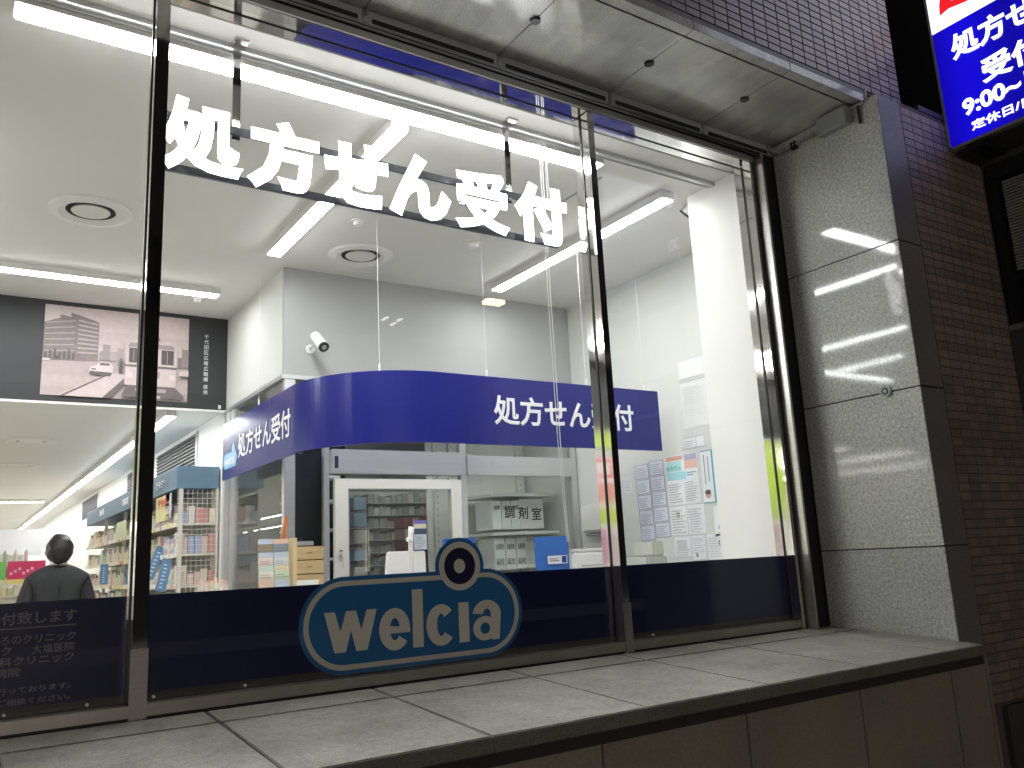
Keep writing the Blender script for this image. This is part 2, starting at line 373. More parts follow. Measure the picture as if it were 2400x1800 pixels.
# ------------------------------------------------------------------ neighbouring building with the blind
nb = thing('neighbouring_building', 'dark neighbouring building with a slatted blind behind its window', 'building', (4.6, -1.4, 0))
gm = M['citywall']
bx('wall', gm, nb, 4.502, 4.9, -2.2, -.642, 0, 2.52)
bx('lintel', gm, nb, 4.502, 4.9, -2.2, -.642, 3.43, 6)
bx('wing_wall', gm, nb, 4.502, 4.9, -.641, .7, 3.661, 6)
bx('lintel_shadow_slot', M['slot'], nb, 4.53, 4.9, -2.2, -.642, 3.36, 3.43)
bx('sill', M['frame'], nb, 4.50, 4.9, -2.2, -.642, 2.52, 2.55)
w = bx('window', M['cityglass'], nb, 4.60, 4.62, -2.2, -.665, 2.55, 3.36)
bx('transom', M['dark_steel'], w, 4.58, 4.60, -2.2, -.68, 2.80, 2.835)
bx('jamb', M['dark_steel'], nb, 4.52, 4.6, -.68, -.642, 2.55, 3.36)
b = MB()
for k in range(30): b.box(4.572, 4.588, -2.2, -.70, 2.845+k*.0168, 2.845+k*.0168+.010)
b.build('blind_slats', noisy(mat('blind', (.40, .40, .36), .6), [(5, .8, 1.1, .25)]), w)['kind'] = 'stuff'

# ------------------------------------------------------------------ projecting sign box
ps = thing('projecting_sign', 'backlit blue and white box sign with Japanese opening hours', 'sign', (4.3, -1.2, 3.48))
SX = 4.2
bx('cabinet', noisy(mat('sign_cabinet', (.10, .10, .10), .4, .5), [(4, .9, 1.1, .25)]), ps, SX+.012, SX+.26, -1.98, -.655, 3.462, 5.6)
bx('side_frame', M['alu'], ps, SX-.006, SX+.03, -.655, -.643, 3.455, 5.6)
bx('bottom_frame', M['brushed'], ps, SX-.006, SX+.03, -1.98, -.643, 3.452, 3.468)
bx('outer_frame', M['alu'], ps, SX-.006, SX+.03, -1.992, -1.98, 3.455, 5.6)
def lit(m, k=1.0):
    N, L, b_ = nodes(m); g = N.new('ShaderNodeNewGeometry'); s = N.new('ShaderNodeSeparateXYZ'); L.new(g.outputs['Position'], s.inputs[0])
    w_ = N.new('ShaderNodeMath'); w_.operation = 'MULTIPLY_ADD'; w_.inputs[1].default_value = 15; w_.inputs[2].default_value = 12.1; L.new(s.outputs[1], w_.inputs[0])
    c = N.new('ShaderNodeMath'); c.operation = 'COSINE'; L.new(w_.outputs[0], c.inputs[0])
    r = N.new('ShaderNodeMapRange'); r.inputs[1].default_value = -1; r.inputs[2].default_value = 1; r.inputs[3].default_value = .62*k; r.inputs[4].default_value = 1.15*k
    L.new(c.outputs[0], r.inputs[0]); L.new(r.outputs[0], b_.inputs['Emission Strength'])
lit(M['signlit_blue'], 1.15)          # vertical fluorescent tubes stand behind the acrylic
bx('blue_panel', M['signlit_blue'], ps, SX, SX+.01, -1.98, -.655, 3.468, 4.124)
bx('white_panel', M['signlit_white'], ps, SX, SX+.01, -1.98, -.655, 4.126, 5.6)
LM = M['signlit_letter']
X_ = SX-.003
text('lettering', '処方せん', (X_, -.738, 3.918), FL, (.555, .145), LM, ps, bold=.032)
text('lettering', '受付', (X_, -.862, 3.722), FL, (.295, .135), LM, ps, bold=.032)
text('lettering', '9:00~19:00', (X_, -.745, 3.598), FL, (.56, .092), LM, ps, bold=.03)
text('lettering', '定休日/日・祝', (X_, -.772, 3.508), FL, (.45, .052), LM, ps, bold=.02)
b = MB(); b.prism((X_, -.655, 4.2), FL[0], FL[1], [(.055, .005), (.105, .018), (.20, .002), (.28, .03), (.19, .10), (.13, .05), (.075, .12), (.06, .06)], .003); 
b.build('red_emblem', M['signlit_red'], ps)
b = MB(); b.box(4.215, 4.44, -.80, -.72, 3.43, 3.462); b.build('mounting_bracket', M['dark_steel'], ps)

# ------------------------------------------------------------------ junction box and conduit
jb = thing('junction_box', 'pale wall box with grey conduit below the soffit on the pillar', 'electrical box', (3.57, -.45, 3.55))
bx('box', noisy(mat('painted_box', (.30, .31, .29), .5), [(200, .9, 1.1, .25)]), jb, 3.545, 3.599, -.50, -.33, 3.53, 3.615, bevel=.004)
bx('box_lid', M['greyp'], jb, 3.55, 3.594, -.495, -.335, 3.522, 3.529)
b = MB(); b.tube([(3.585, -.33, 3.565), (3.585, -.12, 3.565), (3.582, -.07, 3.565), (3.572, -.045, 3.57), (3.56, -.03, 3.585), (3.555, -.025, 3.615)], .0085, 8); b.build('conduit', M['greyp'], jb, smooth=True)
b = MB(); b.tube([(3.585, -.50, 3.60), (3.585, -.575, 3.60), (3.585, -.59, 3.61), (3.585, -.595, 3.66)], .008, 8); b.build('conduit', M['greyp'], jb, smooth=True)
b = MB(); b.tube([(3.588, -.545, 3.595), (3.588, -.545, 3.50)], .008, 8); b.build('cable_gland', M['blackp'], jb, smooth=True)
for y in (-.17, -.15): bx('pipe_clamp', M['dark_steel'], jb, 3.572, 3.599, y-.004, y+.004, 3.54, 3.58)

# ================================================================== SHOP WINDOW
sw = thing('shop_window', 'tall steel framed shop window with navy film along its foot', 'window', (1.4, 0, 1.1))
XW0, XW1 = -1.45, 3.41
mulls = [(.463, .505), (2.31, 2.345)]
for x0, x1 in mulls: MB().box(x0, x1, -.0, .108, 1.106, 3.49).build('mullion', M['steel'], sw)
for x0, x1 in mulls:
    bx('gasket', M['black'], sw, x0-.0035, x0-.0001, .049, .060, 1.15, 3.49)
    bx('mullion_foot', M['frame'], sw, x0-.003, x1+.003, -.004, -.0005, 1.107, 1.30)
edges = [XW0, .463, .505, 2.31, 2.345, 3.41]
panes = [(XW0, .463), (.505, 2.31), (2.345, 3.41)]
for a, b_ in panes:
    bx('glass_pane', M['glass'], sw, a+.001, b_-.001, .050, .058, 1.145, 3.488)
    f = bx('window_film', M['film'], sw, a+.002, b_-.002, .0595, .0605, 1.170, 1.448)
    bx('bead', M['black'], sw, a+.001, b_-.001, .0755, .0785, 3.4895, 3.4935)
    bx('sill_rail', M['frame'], sw, a+.001, b_-.001, .004, .108, 1.112, 1.145, bevel=.002)
    bx('inner_curb', M['curb'], sw, a+.001, b_-.001, .064, .1085, 1.1455, 1.1695)
    bx('sill_gap', M['black'], sw, a+.001, b_-.001, .012, .10, 1.1, 1.111)
MB().box(XW0, XW1+.03, -.002, .135, 3.494, 3.525).build('head_frame', M['steel'], sw)
bx('head_reveal', M['frame'], sw, XW0, XW1+.02, -.012, -.0025, 3.497, 3.527)
bx('head_gap', M['slot'], sw, XW0, XW1+.1, -.001, .05, 3.5255, 3.54)
b = MB(); b.tube([(XW0, -.010, 3.546), (XW1+.1, -.010, 3.546)], .005, 8); b.build('chrome_bead', M['brushed'], sw, smooth=True)
b = MB(); b.tube([(XW0, -.012, 3.560), (XW1+.1, -.012, 3.560)], .0045, 8); b.build('chrome_bead', M['brushed'], sw, smooth=True)
bx('head_back', M['slot'], sw, XW0, 3.59, .0, .05, 3.5405, 3.62)
for a, b_ in zip(sx[:-1], sx[1:]):
    bx('header_panel', M['header'], sw, a+.012, min(b_-.012, 3.59), -.012, -.001, 3.566, 3.622)
    bx('header_slot', M['slot'], sw, a+.03, min(b_-.03, 3.55), -.0145, -.0125, 3.570, 3.590)
    bx('header_divider', M['brushed'], sw, b_-.011, min(b_+.011, 3.595), -.016, -.0145, 3.566, 3.622)
# right jamb
MB().box(3.41, 3.43, 0, .108, 1.106, 3.494).build('jamb', M['steel'], sw)
bx('gasket', M['black'], sw, 3.4065, 3.4099, .049, .060, 1.15, 3.49)
bx('jamb_gap', M['black'], sw, 3.4305, 3.444, .006, .10, 1.106, 3.52)
MB().box(3.445, 3.46, -.052, .02, 1.448, 3.53).build('jamb_trim', M['brushed'], sw)
bx('jamb_trim_foot', M['frame'], sw, 3.445, 3.46, -.052, .02, 1.106, 1.447)
bx('jamb_cover', M['dark_steel'], sw, 3.4605, 3.599, -.003, .02, 1.106, 3.565)
bx('shadow_gap', M['black'], sw, 3.5995, 3.6055, -.012, .02, 1.106, 3.565)
# small round glass pads at the sill
for x in (.16, .36, .535, .80, 2.5):
    b = MB(); b.tube([(x, .040, 1.158), (x, .049, 1.158)], .0045, 10); b.build('glazing_clip', M['white'], sw)
# lettering on the navy film
FT = M['film_txt']; YT = .0594
R_ = .324
def ftxt(s, zb, h, x1, wch): 
    n = len(s); w_ = n*wch; text('film_lettering', s, (x1-w_, YT, zb), FR, (w_, h), FT, sw, bold=.012)
ftxt('処方せん受付致します', 1.389, .034, .324, .0372)
bx('film_rule', FT, sw, -.45, .3235, .0585, .0594, 1.3775, 1.381)
ftxt('こころのクリニック', 1.337, .024, .324, .0262)
ftxt('クリニック', 1.309, .024, .168, .0285)
ftxt('大塩医院', 1.308, .025, .322, .0262)
ftxt('内科クリニック', 1.281, .024, .322, .030)
ftxt('病院', 1.252, .024, .192, .030)
ftxt('当店では在宅訪問を行っております。', 1.208, .017, .318, .0232)
ftxt('お気軽に薬剤師までご相談ください。', 1.178, .017, .318, .0232)

# logo decal
lg = thing('logo_decal', 'blue pill shaped welcia logo decal with a ring on the navy film', 'logo', (1.4, .05, 1.3))
YD = .0594
def pill(x0, x1, z0, z1, r, n=12):
    p = []
    for cx, cz, a0 in ((x1-r, z0+r, -90), (x1-r, z1-r, 0), (x0+r, z1-r, 90), (x0+r, z0+r, 180)):
        for k in range(n+1):
            a = math.radians(a0+90*k/n); p.append((cx+r*math.cos(a), cz+r*math.sin(a)))
    return p
def flatpoly(name, pts, y, m, th=.0003):
    return MB().prism((0, y, 0), FR[0], FR[1], pts, th).build(name, m, lg)
flatpoly('blue_edge', pill(.975, 1.853, 1.150, 1.468, .158), .0592, M['logo_blue'])
flatpoly('ring_edge', circ(1.586, 1.483, .103, .103, 36), .0588, M['logo_blue'])
flatpoly('pale_band', pill(.990, 1.838, 1.164, 1.454, .144), .0584, M['logo_white'])
flatpoly('blue_field', pill(1.008, 1.820, 1.181, 1.437, .127), .0580, M['logo_blue'])
flatpoly('pale_ring', circ(1.586, 1.483, .088, .088, 36), .0576, M['logo_white'])
flatpoly('navy_disc', circ(1.586, 1.483, .066, .066, 36), .0572, M['logo_navy'])
flatpoly('pale_dot', circ(1.584, 1.483, .024, .026, 24), .0568, M['logo_white'])
YLt = .0562
def arc(cx, cy, rx, ry, tx, ty, a0, a1, n=26):
    "polygon of a bent stroke between an outer and an inner ellipse"
    o_ = [(cx+rx*math.cos(math.radians(a0+(a1-a0)*k/n)), cy+ry*math.sin(math.radians(a0+(a1-a0)*k/n))) for k in range(n+1)]
    i_ = [(cx+(rx-tx)*math.cos(math.radians(a0+(a1-a0)*k/n)), cy+(ry-ty)*math.sin(math.radians(a0+(a1-a0)*k/n))) for k in range(n+1)]
    return [[o_[k], o_[k+1], i_[k+1], i_[k]] for k in range(n)]
def glyph(polys, x0, x1, z0, z1):
    b = MB(); w_ = x1-x0; h_ = z1-z0
    for i, q in enumerate(polys):
        y = YLt-.00004*(i % 7)
        b.poly([(x0+u*w_, y, z0+v*h_) for u, v in q]); 
    b.build('letter', M['logo_white'], lg)
glyph([[(0, 1), (.20, 1), (.33, .38), (.235, 0), (.19, 0)], [(.19, 0), (.40, 0), (.60, 1), (.41, 1)], [(.41, 1), (.60, 1), (.80, 0), (.60, 0)], [(.60, 0), (.81, 0), (1, 1), (.80, 1), (.67, .38)], [(.19, 0), (.235, 0), (.27, .2), (.20, .2)]], 1.060, 1.250, 1.222, 1.354)
glyph(arc(.5, .5, .5, .5, .34, .24, 0, 322)+[[(.10, .40), (1.0, .40), (1.0, .52), (.10, .60)]], 1.258, 1.376, 1.210, 1.352)
glyph([[(0, 0), (1, 0), (1, 1), (0, 1)]], 1.386, 1.428, 1.212, 1.410)
glyph(arc(.52, .5, .52, .5, .37, .23, 42, 318), 1.440, 1.556, 1.208, 1.352)
glyph([[(0, 0), (1, 0), (1, 1), (0, 1)]], 1.573, 1.616, 1.212, 1.352)
glyph(arc(.5, .63, .50, .37, .36, .22, -5, 172)+[[(.64, .0), (.92, .0), (1.0, .66), (.64, .66)]]+arc(.42, .30, .42, .30, .25, .16, 0, 360), 1.632, 1.755, 1.210, 1.354)

# ================================================================== HANGING LIT LETTERS
ls = thing('letter_sign', 'row of glowing white Japanese channel letters hung inside the window', 'sign', (1.4, .2, 3.05))
for ch, x0, x1, z0, z1 in (('処', .527, .818, 2.905, 3.197), ('方', .832, 1.112, 2.900, 3.196), ('せ', 1.133, 1.408, 2.905, 3.180),
                           ('ん', 1.412, 1.703, 2.903, 3.195), ('受', 1.722, 2.002, 2.905, 3.190), ('付', 2.034, 2.330, 2.903, 3.196)):
    text('letter', ch, (x0, .2, z0), FR, (x1-x0, z1-z0), M['letter_face'], ls, bold={'受': .034, '処': .042}.get(ch, .052), ext=.045, side=M['letter_side'])
for z in (3.117, 2.918): bx('rail', M['rail'], ls, .50, 2.30, .262, .274, z, z+.030)
for x in (.803, 2.043):
    bx('hanger', M['steel'], ls, x-.015, x+.015, .272, .284, 3.10, 3.484)
    bx('hanger_plate', M['brushed'], ls, x-.026, x+.026, .205, .29, 3.482, 3.4895)
b = MB(); b.tube([(2.26, .27, 3.12), (2.262, .275, 3.485)], .002, 6); b.tube([(2.27, .27, 3.12), (2.272, .275, 3.485)], .002, 6); b.build('power_lead', M['white'], ls)

# ================================================================== CEILING FITTINGS
lab_l = []
def strip(x0, x1, y0, y1, z1, label, m='lamp', h=.058):
    t = thing('ceiling_light', label, 'ceiling light', ((x0+x1)/2, (y0+y1)/2, z1), 'strip lights on the shop ceiling')
    bx('housing', M['offwhite'], t, x0, x1, y0, y1, z1-h+.012, z1-.0005)
    if x1-x0 > y1-y0:
        bx('diffuser', M[m], t, x0+.01, x1-.01, y0+.006, y1-.006, z1-h+.006, z1-h+.0115)
    else: bx('diffuser', M[m], t, x0+.006, x1-.006, y0+.01, y1-.01, z1-h+.006, z1-h+.0115)
    return t
strip(.062, 2.66, .30, .405, ZC, 'long strip light nearest the window glass behind the hanging letters')
strip(1.545, 1.635, .46, 2.27, ZC, 'strip light running into the room behind the middle hanging letters')
strip(3.215, 3.305, .46, 2.28, ZC, 'strip light running into the room nearest the right hand wall')
strip(-2.5, 1.50, 3.18, 3.27, ZC, 'strip light in front of the charcoal fascia with the street photograph')
strip(1.33, 1.41, 4.05, 24, ZL, 'very long strip light on the low ceiling above the shelving aisle', 'lamp_far')
for k, (x, y0) in enumerate([(-2.64, 4.05), (-4.2, 4.05), (-6.2, 4.8)]):
    strip(x, x+.08, y0, 24, ZL, 'strip light on the low ceiling over the %s aisle from the shelving' % ('second', 'third', 'fourth')[k], 'lamp_far')
strip(2.5, 3.9, 4.25, 4.33, ZL, 'dim strip light inside the pharmacy room behind the glass partition', 'lamp_dim')  # added out of sight to brighten the pharmacy room
strip(-.20, -.11, 1.3, 2.95, ZC, 'strip light running into the room just left of the window view')
strip(-1.35, -1.26, 2.3, 3.1, ZC, 'short strip light running into the room farther left of the window view')
strip(-3.2, -1.9, .30, .40, ZC, 'short strip light beside the window left of the long one')
strip(.2, 1.2, 12, 12.08, ZL, 'short cross strip light deep in the shop over the aisle', 'lamp_far')
def vent(x, y, z, label, r=.21):
    t = thing('ceiling_vent', label, 'air vent', (x, y, z), 'round air vents in the ceiling')
    b = MB(); n = 40
    prof = [(r, 0), (r-.006, -.014), (r-.05, -.022), (r-.085, -.002)]
    for i in range(len(prof)-1):
        for k in range(n):
            a0, a1 = 2*math.pi*k/n, 2*math.pi*(k+1)/n
            (r0, h0), (r1, h1) = prof[i], prof[i+1]
            b.poly([(x+r0*math.cos(a0), y+r0*math.sin(a0), z-.001+h0), (x+r0*math.cos(a1), y+r0*math.sin(a1), z-.001+h0), (x+r1*math.cos(a1), y+r1*math.sin(a1), z-.001+h1), (x+r1*math.cos(a0), y+r1*math.sin(a0), z-.001+h1)])
    b.build('ring', M['offwhite'], t, smooth=True)
    b = MB(); b.tube([(x, y, z-.0005), (x, y, z-.0015)], r-.06, 40); b.build('throat', M['slot'], t)
    b = MB(); b.tube([(x, y, z-.003), (x, y, z-.010)], r-.112, 40); b.build('disc', M['offwhite'], t, bevel=.003)
vent(.532, 2.149, ZC, 'round ceiling vent left of the first window mullion')
vent(2.123, 2.142, ZC, 'round ceiling vent above the grey pharmacy wall')
vent(.565, 5.88, ZL, 'nearer round vent in the low shop ceiling beyond the fascia')
vent(.58, 7.7, ZL, 'farther round vent in the low shop ceiling beyond the fascia')
def detector(x, y, z, label, r=.045, h=.03):
    t = thing('smoke_detector', label, 'smoke detector', (x, y, z), 'small detectors on the ceiling')
    b = MB(); b.tube([(x, y, z), (x, y, z-.008)], r, 20); b.build('base', M['offwhite'], t)
    b = MB(); b.tube([(x, y, z-.008), (x, y, z-h)], [r*.75, r*.55], 16); b.build('dome', M['white'], t)
detector(2.681, 1.633, ZC, 'smoke detector below the glowing letter on the ceiling near the right strip light')
detector(1.887, 1.629, ZC, 'smoke detector on the ceiling beside the middle strip light')
detector(1.407, 3.205+.25, ZC, 'small detector above the end of the strip light at the charcoal fascia', .04, .04)
rl = thing('ceiling_rail', 'thin aluminium blind rail on the ceiling along the window', 'rail', (1.5, .27, ZC))
bx('track', M['alu'], rl, -1.4, 3.418, .255, .285, 3.470, 3.4895, bevel=.002)
bx('lip', M['white'], rl, -1.4, 3.40, .286, .290, 3.462, 3.474)
b = MB(); p = at(1290, 300, 1, .3)
pc = thing('blind_cord', 'thin white beaded blind cord hanging beside the middle mullion', 'cord', (2.2, .27, 3.4))
b = MB(); b.tube([(2.245, .275, 3.47), (2.247, .275, 2.6), (2.25, .275, 2.0), (2.262, .275, 1.56)], .0022, 6); b.tube([(2.237, .28, 3.47), (2.236, .28, 2.6), (2.24, .28, 2.0), (2.258, .28, 1.56)], .0018, 6)
b.build('cord', M['white'], pc); b = MB(); b.tube([(2.26, .277, 1.56), (2.26, .277, 1.51)], [.006, .009], 8); b.build('cord_weight', M['clear'], pc)
cg = thing('ceiling_grille', 'thin dark slot diffuser on the ceiling near the right strip light', 'air slot', (2.9, .5, ZC))
bx('slot', M['greyp'], cg, 2.80, 2.815, .50, .85, ZC-.004, ZC-.0005)

# ------------------------------------------------------------------ charcoal fascia with the photograph
bk = thing('charcoal_fascia', 'charcoal fascia panel with a sepia street photograph hung above the shop', 'panel', (.6, YK, 3.1))
bx('panel', M['bulk'], bk, -8, XP-.001, YK, YK+.049, ZL-.0, ZC-.001)
bx('edge_trim', M['offwhite'], bk, -8, XP-.001, YK-.006, YK-.0005, ZL-.02, ZL-.003)
bx('tag_clip', M['white'], bk, 1.693, 1.712, YK-.008, YK-.001, 2.757, 2.785)
_photo = {}
def SE(g):
    if g not in _photo: _photo[g] = noisy(mat('sepia_photo_ink', (.70*g**1.5, .58*g**1.5, .57*g**1.5), .5), [(28, .9, 1.1, .3)])
    return _photo[g]
P = [(0, .40, 1, 1, SE(.90)), (0, .55, 1, .75, SE(.84)), (0, 0, 1, .42, SE(.70)), (0, .10, 1, .22, SE(.74))]
P.append(([(0, .38), (0, .80), (.10, .86), (.10, .90), (.17, .88), (.17, .93), (.22, .91), (.34, .86), (.36, .84), (.36, .40)], SE(.46)))
for k in range(6): P.append(([(.01, .80-k*.062), (.01, .785-k*.062), (.20, .835-k*.068), (.20, .85-k*.068)], SE(.66)))
for k in range(8): P.append(([(.22, .86-k*.052), (.22, .84-k*.052), (.355, .81-k*.047), (.355, .83-k*.047)], SE(.72)))
for k in range(7): P.append((.01+k*.03, .40, .025+k*.03, .47+.02*(k % 3), SE(.30)))
P += [(.0, .37, .05, .40, SE(.9)), (.08, .40, .10, .43, SE(.25))]
P += [(.37, .42, .39, .52, SE(.6)), (.39, .42, .44, .60, SE(.56)), (.44, .42, .49, .53, SE(.68)), (.49, .42, .53, .57, SE(.62)), (.92, .40, .95, .52, SE(.44)), (.95, .40, 1, .62, SE(.52))]
P.append(([(.10, 0), (.42, .26), (.52, .30), (.56, .24), (.40, 0)], SE(.84)))
P.append(([(.12, 0), (.42, .26), (.43, .25), (.15, 0)], SE(.36)))
P.append(([(.40, 0), (.56, .26), (.60, .26), (.46, 0)], SE(.34)))
P += [([(.30, .28), (.31, .34), (.35, .355), (.38, .40), (.44, .40), (.47, .35), (.46, .28)], SE(.92)), ([(.31, .255), (.31, .29), (.46, .285), (.45, .24)], SE(.30)), (.375, .36, .44, .39, SE(.34)), (.32, .305, .35, .32, SE(.3))]
P += [([(.545, .16), (.545, .60), (.56, .66), (.60, .685), (.86, .685), (.90, .66), (.915, .60), (.91, .16)], SE(.86)), ([(.56, .60), (.575, .65), (.88, .65), (.90, .60)], SE(.56)),
      (.57, .42, .655, .59, SE(.24)), (.675, .42, .775, .59, SE(.20)), (.80, .42, .89, .59, SE(.24)), (.545, .37, .912, .395, SE(.36)), (.60, .44, .604, .58, SE(.7)), (.72, .43, .724, .58, SE(.6)), (.84, .43, .844, .58, SE(.7)),
      (.56, .24, .60, .30, SE(.98)), (.86, .24, .90, .30, SE(.98)), (.66, .25, .79, .33, SE(.55)), (.69, .605, .77, .64, SE(.95)),
      ([(.53, .05), (.56, .16), (.90, .16), (.97, .06), (.97, .02), (.53, .02)], SE(.34)), (.62, .09, .84, .13, SE(.66)), ([(.70, .685), (.73, .80), (.735, .80), (.715, .685)], SE(.35)), ([(.78, .685), (.75, .82), (.755, .82), (.79, .685)], SE(.35)),
      (.505, .28, .53, .42, SE(.24)), (.508, .42, .526, .455, SE(.32)), ([(.93, .30), (.93, .35), (1, .37), (1, .29)], SE(.88)), (.94, .28, 1, .30, SE(.3)), (.72, .02, .80, .05, SE(.9))]
sheet('photo_print', (.470, YK-.004, 2.792), FR, .988, .664, P, bk, base=(.42, .36, .36))
for i, ch in enumerate('千代田区広報広聴課'): text('caption_character', ch, (1.576, YK-.001, 3.312-i*.043), FR, (.034, .034), M['sign_white'], bk, bold=.004)
for i, ch in enumerate('提供'): text('caption_character', ch, (1.576, YK-.001, 2.908-i*.043), FR, (.034, .034), M['sign_white'], bk, bold=.004)

# ================================================================== CURVED BLUE SIGN
cs = thing('curved_sign', 'curved glossy blue sign with white Japanese lettering above the pharmacy counter', 'sign', (2.2, 1.7, 2.16))
ZS0, ZS1 = 2.155, 2.560
path = [(1.63, 3.53)]+[(2.26-.63*math.cos(a), 2.03-.63*math.sin(a)) for a in [math.pi/2*k/24 for k in range(25)]]+[(3.95, 1.40)]
b = MB(); n = len(path)
inner = []
for i, p in enumerate(path):
    d = Vector(path[min(i+1, n-1)])-Vector(path[max(i-1, 0)]); nn = Vector((-d.y, d.x)).normalized()
    inner.append((p[0]+nn.x*.02, p[1]+nn.y*.02))
for i in range(n-1):
    a, c, ia, ic = path[i], path[i+1], inner[i], inner[i+1]
    b.poly([(*a, ZS0), (*c, ZS0), (*c, ZS1), (*a, ZS1)]); b.poly([(*ic, ZS0), (*ia, ZS0), (*ia, ZS1), (*ic, ZS1)])
    b.poly([(*a, ZS1), (*c, ZS1), (*ic, ZS1), (*ia, ZS1)]); b.poly([(*ia, ZS0), (*ic, ZS0), (*c, ZS0), (*a, ZS0)])
b.poly([(*path[0], ZS0), (*path[0], ZS1), (*inner[0], ZS1), (*inner[0], ZS0)]); b.poly([(*path[-1], ZS0), (*inner[-1], ZS0), (*inner[-1], ZS1), (*path[-1], ZS1)])
o = b.build('panel', M['sign_blue'], cs)
text('lettering', '処方せん受付', (1.6285, 3.13, 2.262), FL, (1.075, .176), M['sign_white'], cs, bold=.022)
text('lettering', '処方せん受付', (2.625, 1.3985, 2.273), FR, (1.09, .180), M['sign_white'], cs, bold=.022)
def lpoly(name, pts, x, m): MB().prism((x, 0, 0), FL[0], FL[1], pts, .0003).build(name, m, cs)
lpoly('logo_edge', [(-p[0], p[1]) for p in pill(3.165, 3.50, 2.225, 2.335, .05)][::-1], 1.6295, M['sky_vinyl'])
lpoly('logo_ring', circ(-3.25, 2.35, .04, .04), 1.6291, M['sky_vinyl'])
lpoly('logo_field', [(-p[0], p[1]) for p in pill(3.185, 3.48, 2.238, 2.322, .04)][::-1], 1.6288, flat((.35, .62, .85)))
text('logo_lettering', 'welcia', (1.6284, 3.465, 2.248), FL, (.26, .06), M['sign_white'], cs, bold=.03)
for x, y in ((1.95, 1.50), (2.60, 1.41), (3.35, 1.41), (3.85, 1.41), (1.64, 2.7)):
    b = MB(); b.tube([(x, y+.01, 2.50), (x, y+.01, 3.489)], .0013, 6); b.build('hanging_rod', M['wire'], cs)
    bx('rod_clip', M['white'], cs, x-.004, x+.004, y+.004, y+.016, ZS1-.01, ZS1+.045)

# ================================================================== PHARMACY PARTITION
pp = thing('glass_partition', 'aluminium and glass partition with white sliding door under the blue sign', 'partition', (2.9, YB, ZF))
A = M['alu']
bx('top_rail', A, pp, XP-.012, XR, YB-.012, YB+.04, 2.722, 2.749)
bx('top_rail', A, pp, XP-.012, XP+.03, YB+.041, YK+.04, 2.722, 2.749)
for x0, x1, z1 in ((1.76, 1.832, 2.721), (2.025, 2.062, 2.721), (3.055, 3.105, 2.721), (4.06, 4.115, 2.721)):
    bx('post', A, pp, x0, x1, YB-.008, YB+.04, ZF, z1, bevel=.003)
for y0, y1 in ((3.66, 3.76), (3.78, 3.90)): bx('post', A, pp, XP-.008, XP+.03, y0, y1, ZF, 2.721, bevel=.003)
bx('glass_pane', M['glass2'], pp, 1.833, 2.024, YB+.008, YB+.014, .9, 2.72)
bx('glass_pane', M['glass2'], pp, 2.063, 3.054, YB+.008, YB+.014, 2.265, 2.72)
bx('glass_pane', M['glass2'], pp, 3.106, 4.059, YB+.008, YB+.014, 2.25, 2.72)
bx('glass_pane', M['glass2'], pp, 3.106, 4.059, YB+.008, YB+.014, .9, 2.10)
bx('glass_pane', M['glass2'], pp, XP+.008, XP+.014, YB+.041, 3.659, .9, 2.72)
bx('low_panel', M['offwhite'], pp, 1.833, 2.024, YB, YB+.02, ZF, .9)
bx('low_panel', M['offwhite'], pp, 3.106, 4.059, YB, YB+.02, ZF, .9)
bx('low_panel', M['offwhite'], pp, XP, XP+.02, YB+.041, 3.659, ZF, .9)
bx('door_head', A, pp, 2.063, 3.054, YB-.06, YB+.03, 2.10, 2.262, bevel=.004)
bx('door_head', A, pp, 3.106, 4.059, YB-.03, YB+.03, 2.105, 2.249, bevel=.004)
bx('head_plate', flat((.012, .014, .06)), pp, 2.078, 2.103, YB-.0625, YB-.0605, 2.135, 2.215)
dr = MB()
for q in ((2.085, 2.180, .13, 2.07), (2.952, 3.035, .13, 2.07), (2.181, 2.951, 2.005, 2.07), (2.181, 2.951, .13, .95)): dr.box(q[0], q[1], YB-.045, YB-.008, q[2], q[3])
d = dr.build('door', M['doorw'], pp)
bx('door_glass', M['glass2'], d, 2.181, 2.951, YB-.03, YB-.024, .951, 2.004)
bx('glazing_bead', M['greyp'], d, 2.1805, 2.9515, YB-.049, YB-.0455, 1.999, 2.0045)
bx('glazing_bead', M['greyp'], d, 2.177, 2.1805, YB-.049, YB-.0455, .95, 2.0045)
bx('lock', M['blackp'], d, 2.11, 2.133, YB-.050, YB-.0455, 1.60, 1.607)
b = MB(); b.tube([(2.118, YB-.046, 1.572), (2.118, YB-.062, 1.572)], .012, 12); b.tube([(2.118, YB-.062, 1.572), (2.128, YB-.066, 1.56), (2.13, YB-.066, 1.50)], .005, 6); b.build('handle', M['brushed'], d)
for i, ch in enumerate('調剤室'): text('glass_lettering', ch, (3.427+i*.122, YB+.0065, 1.793-i*.008), FR, (.088, .094), M['blackp'], pp, bold=.018)

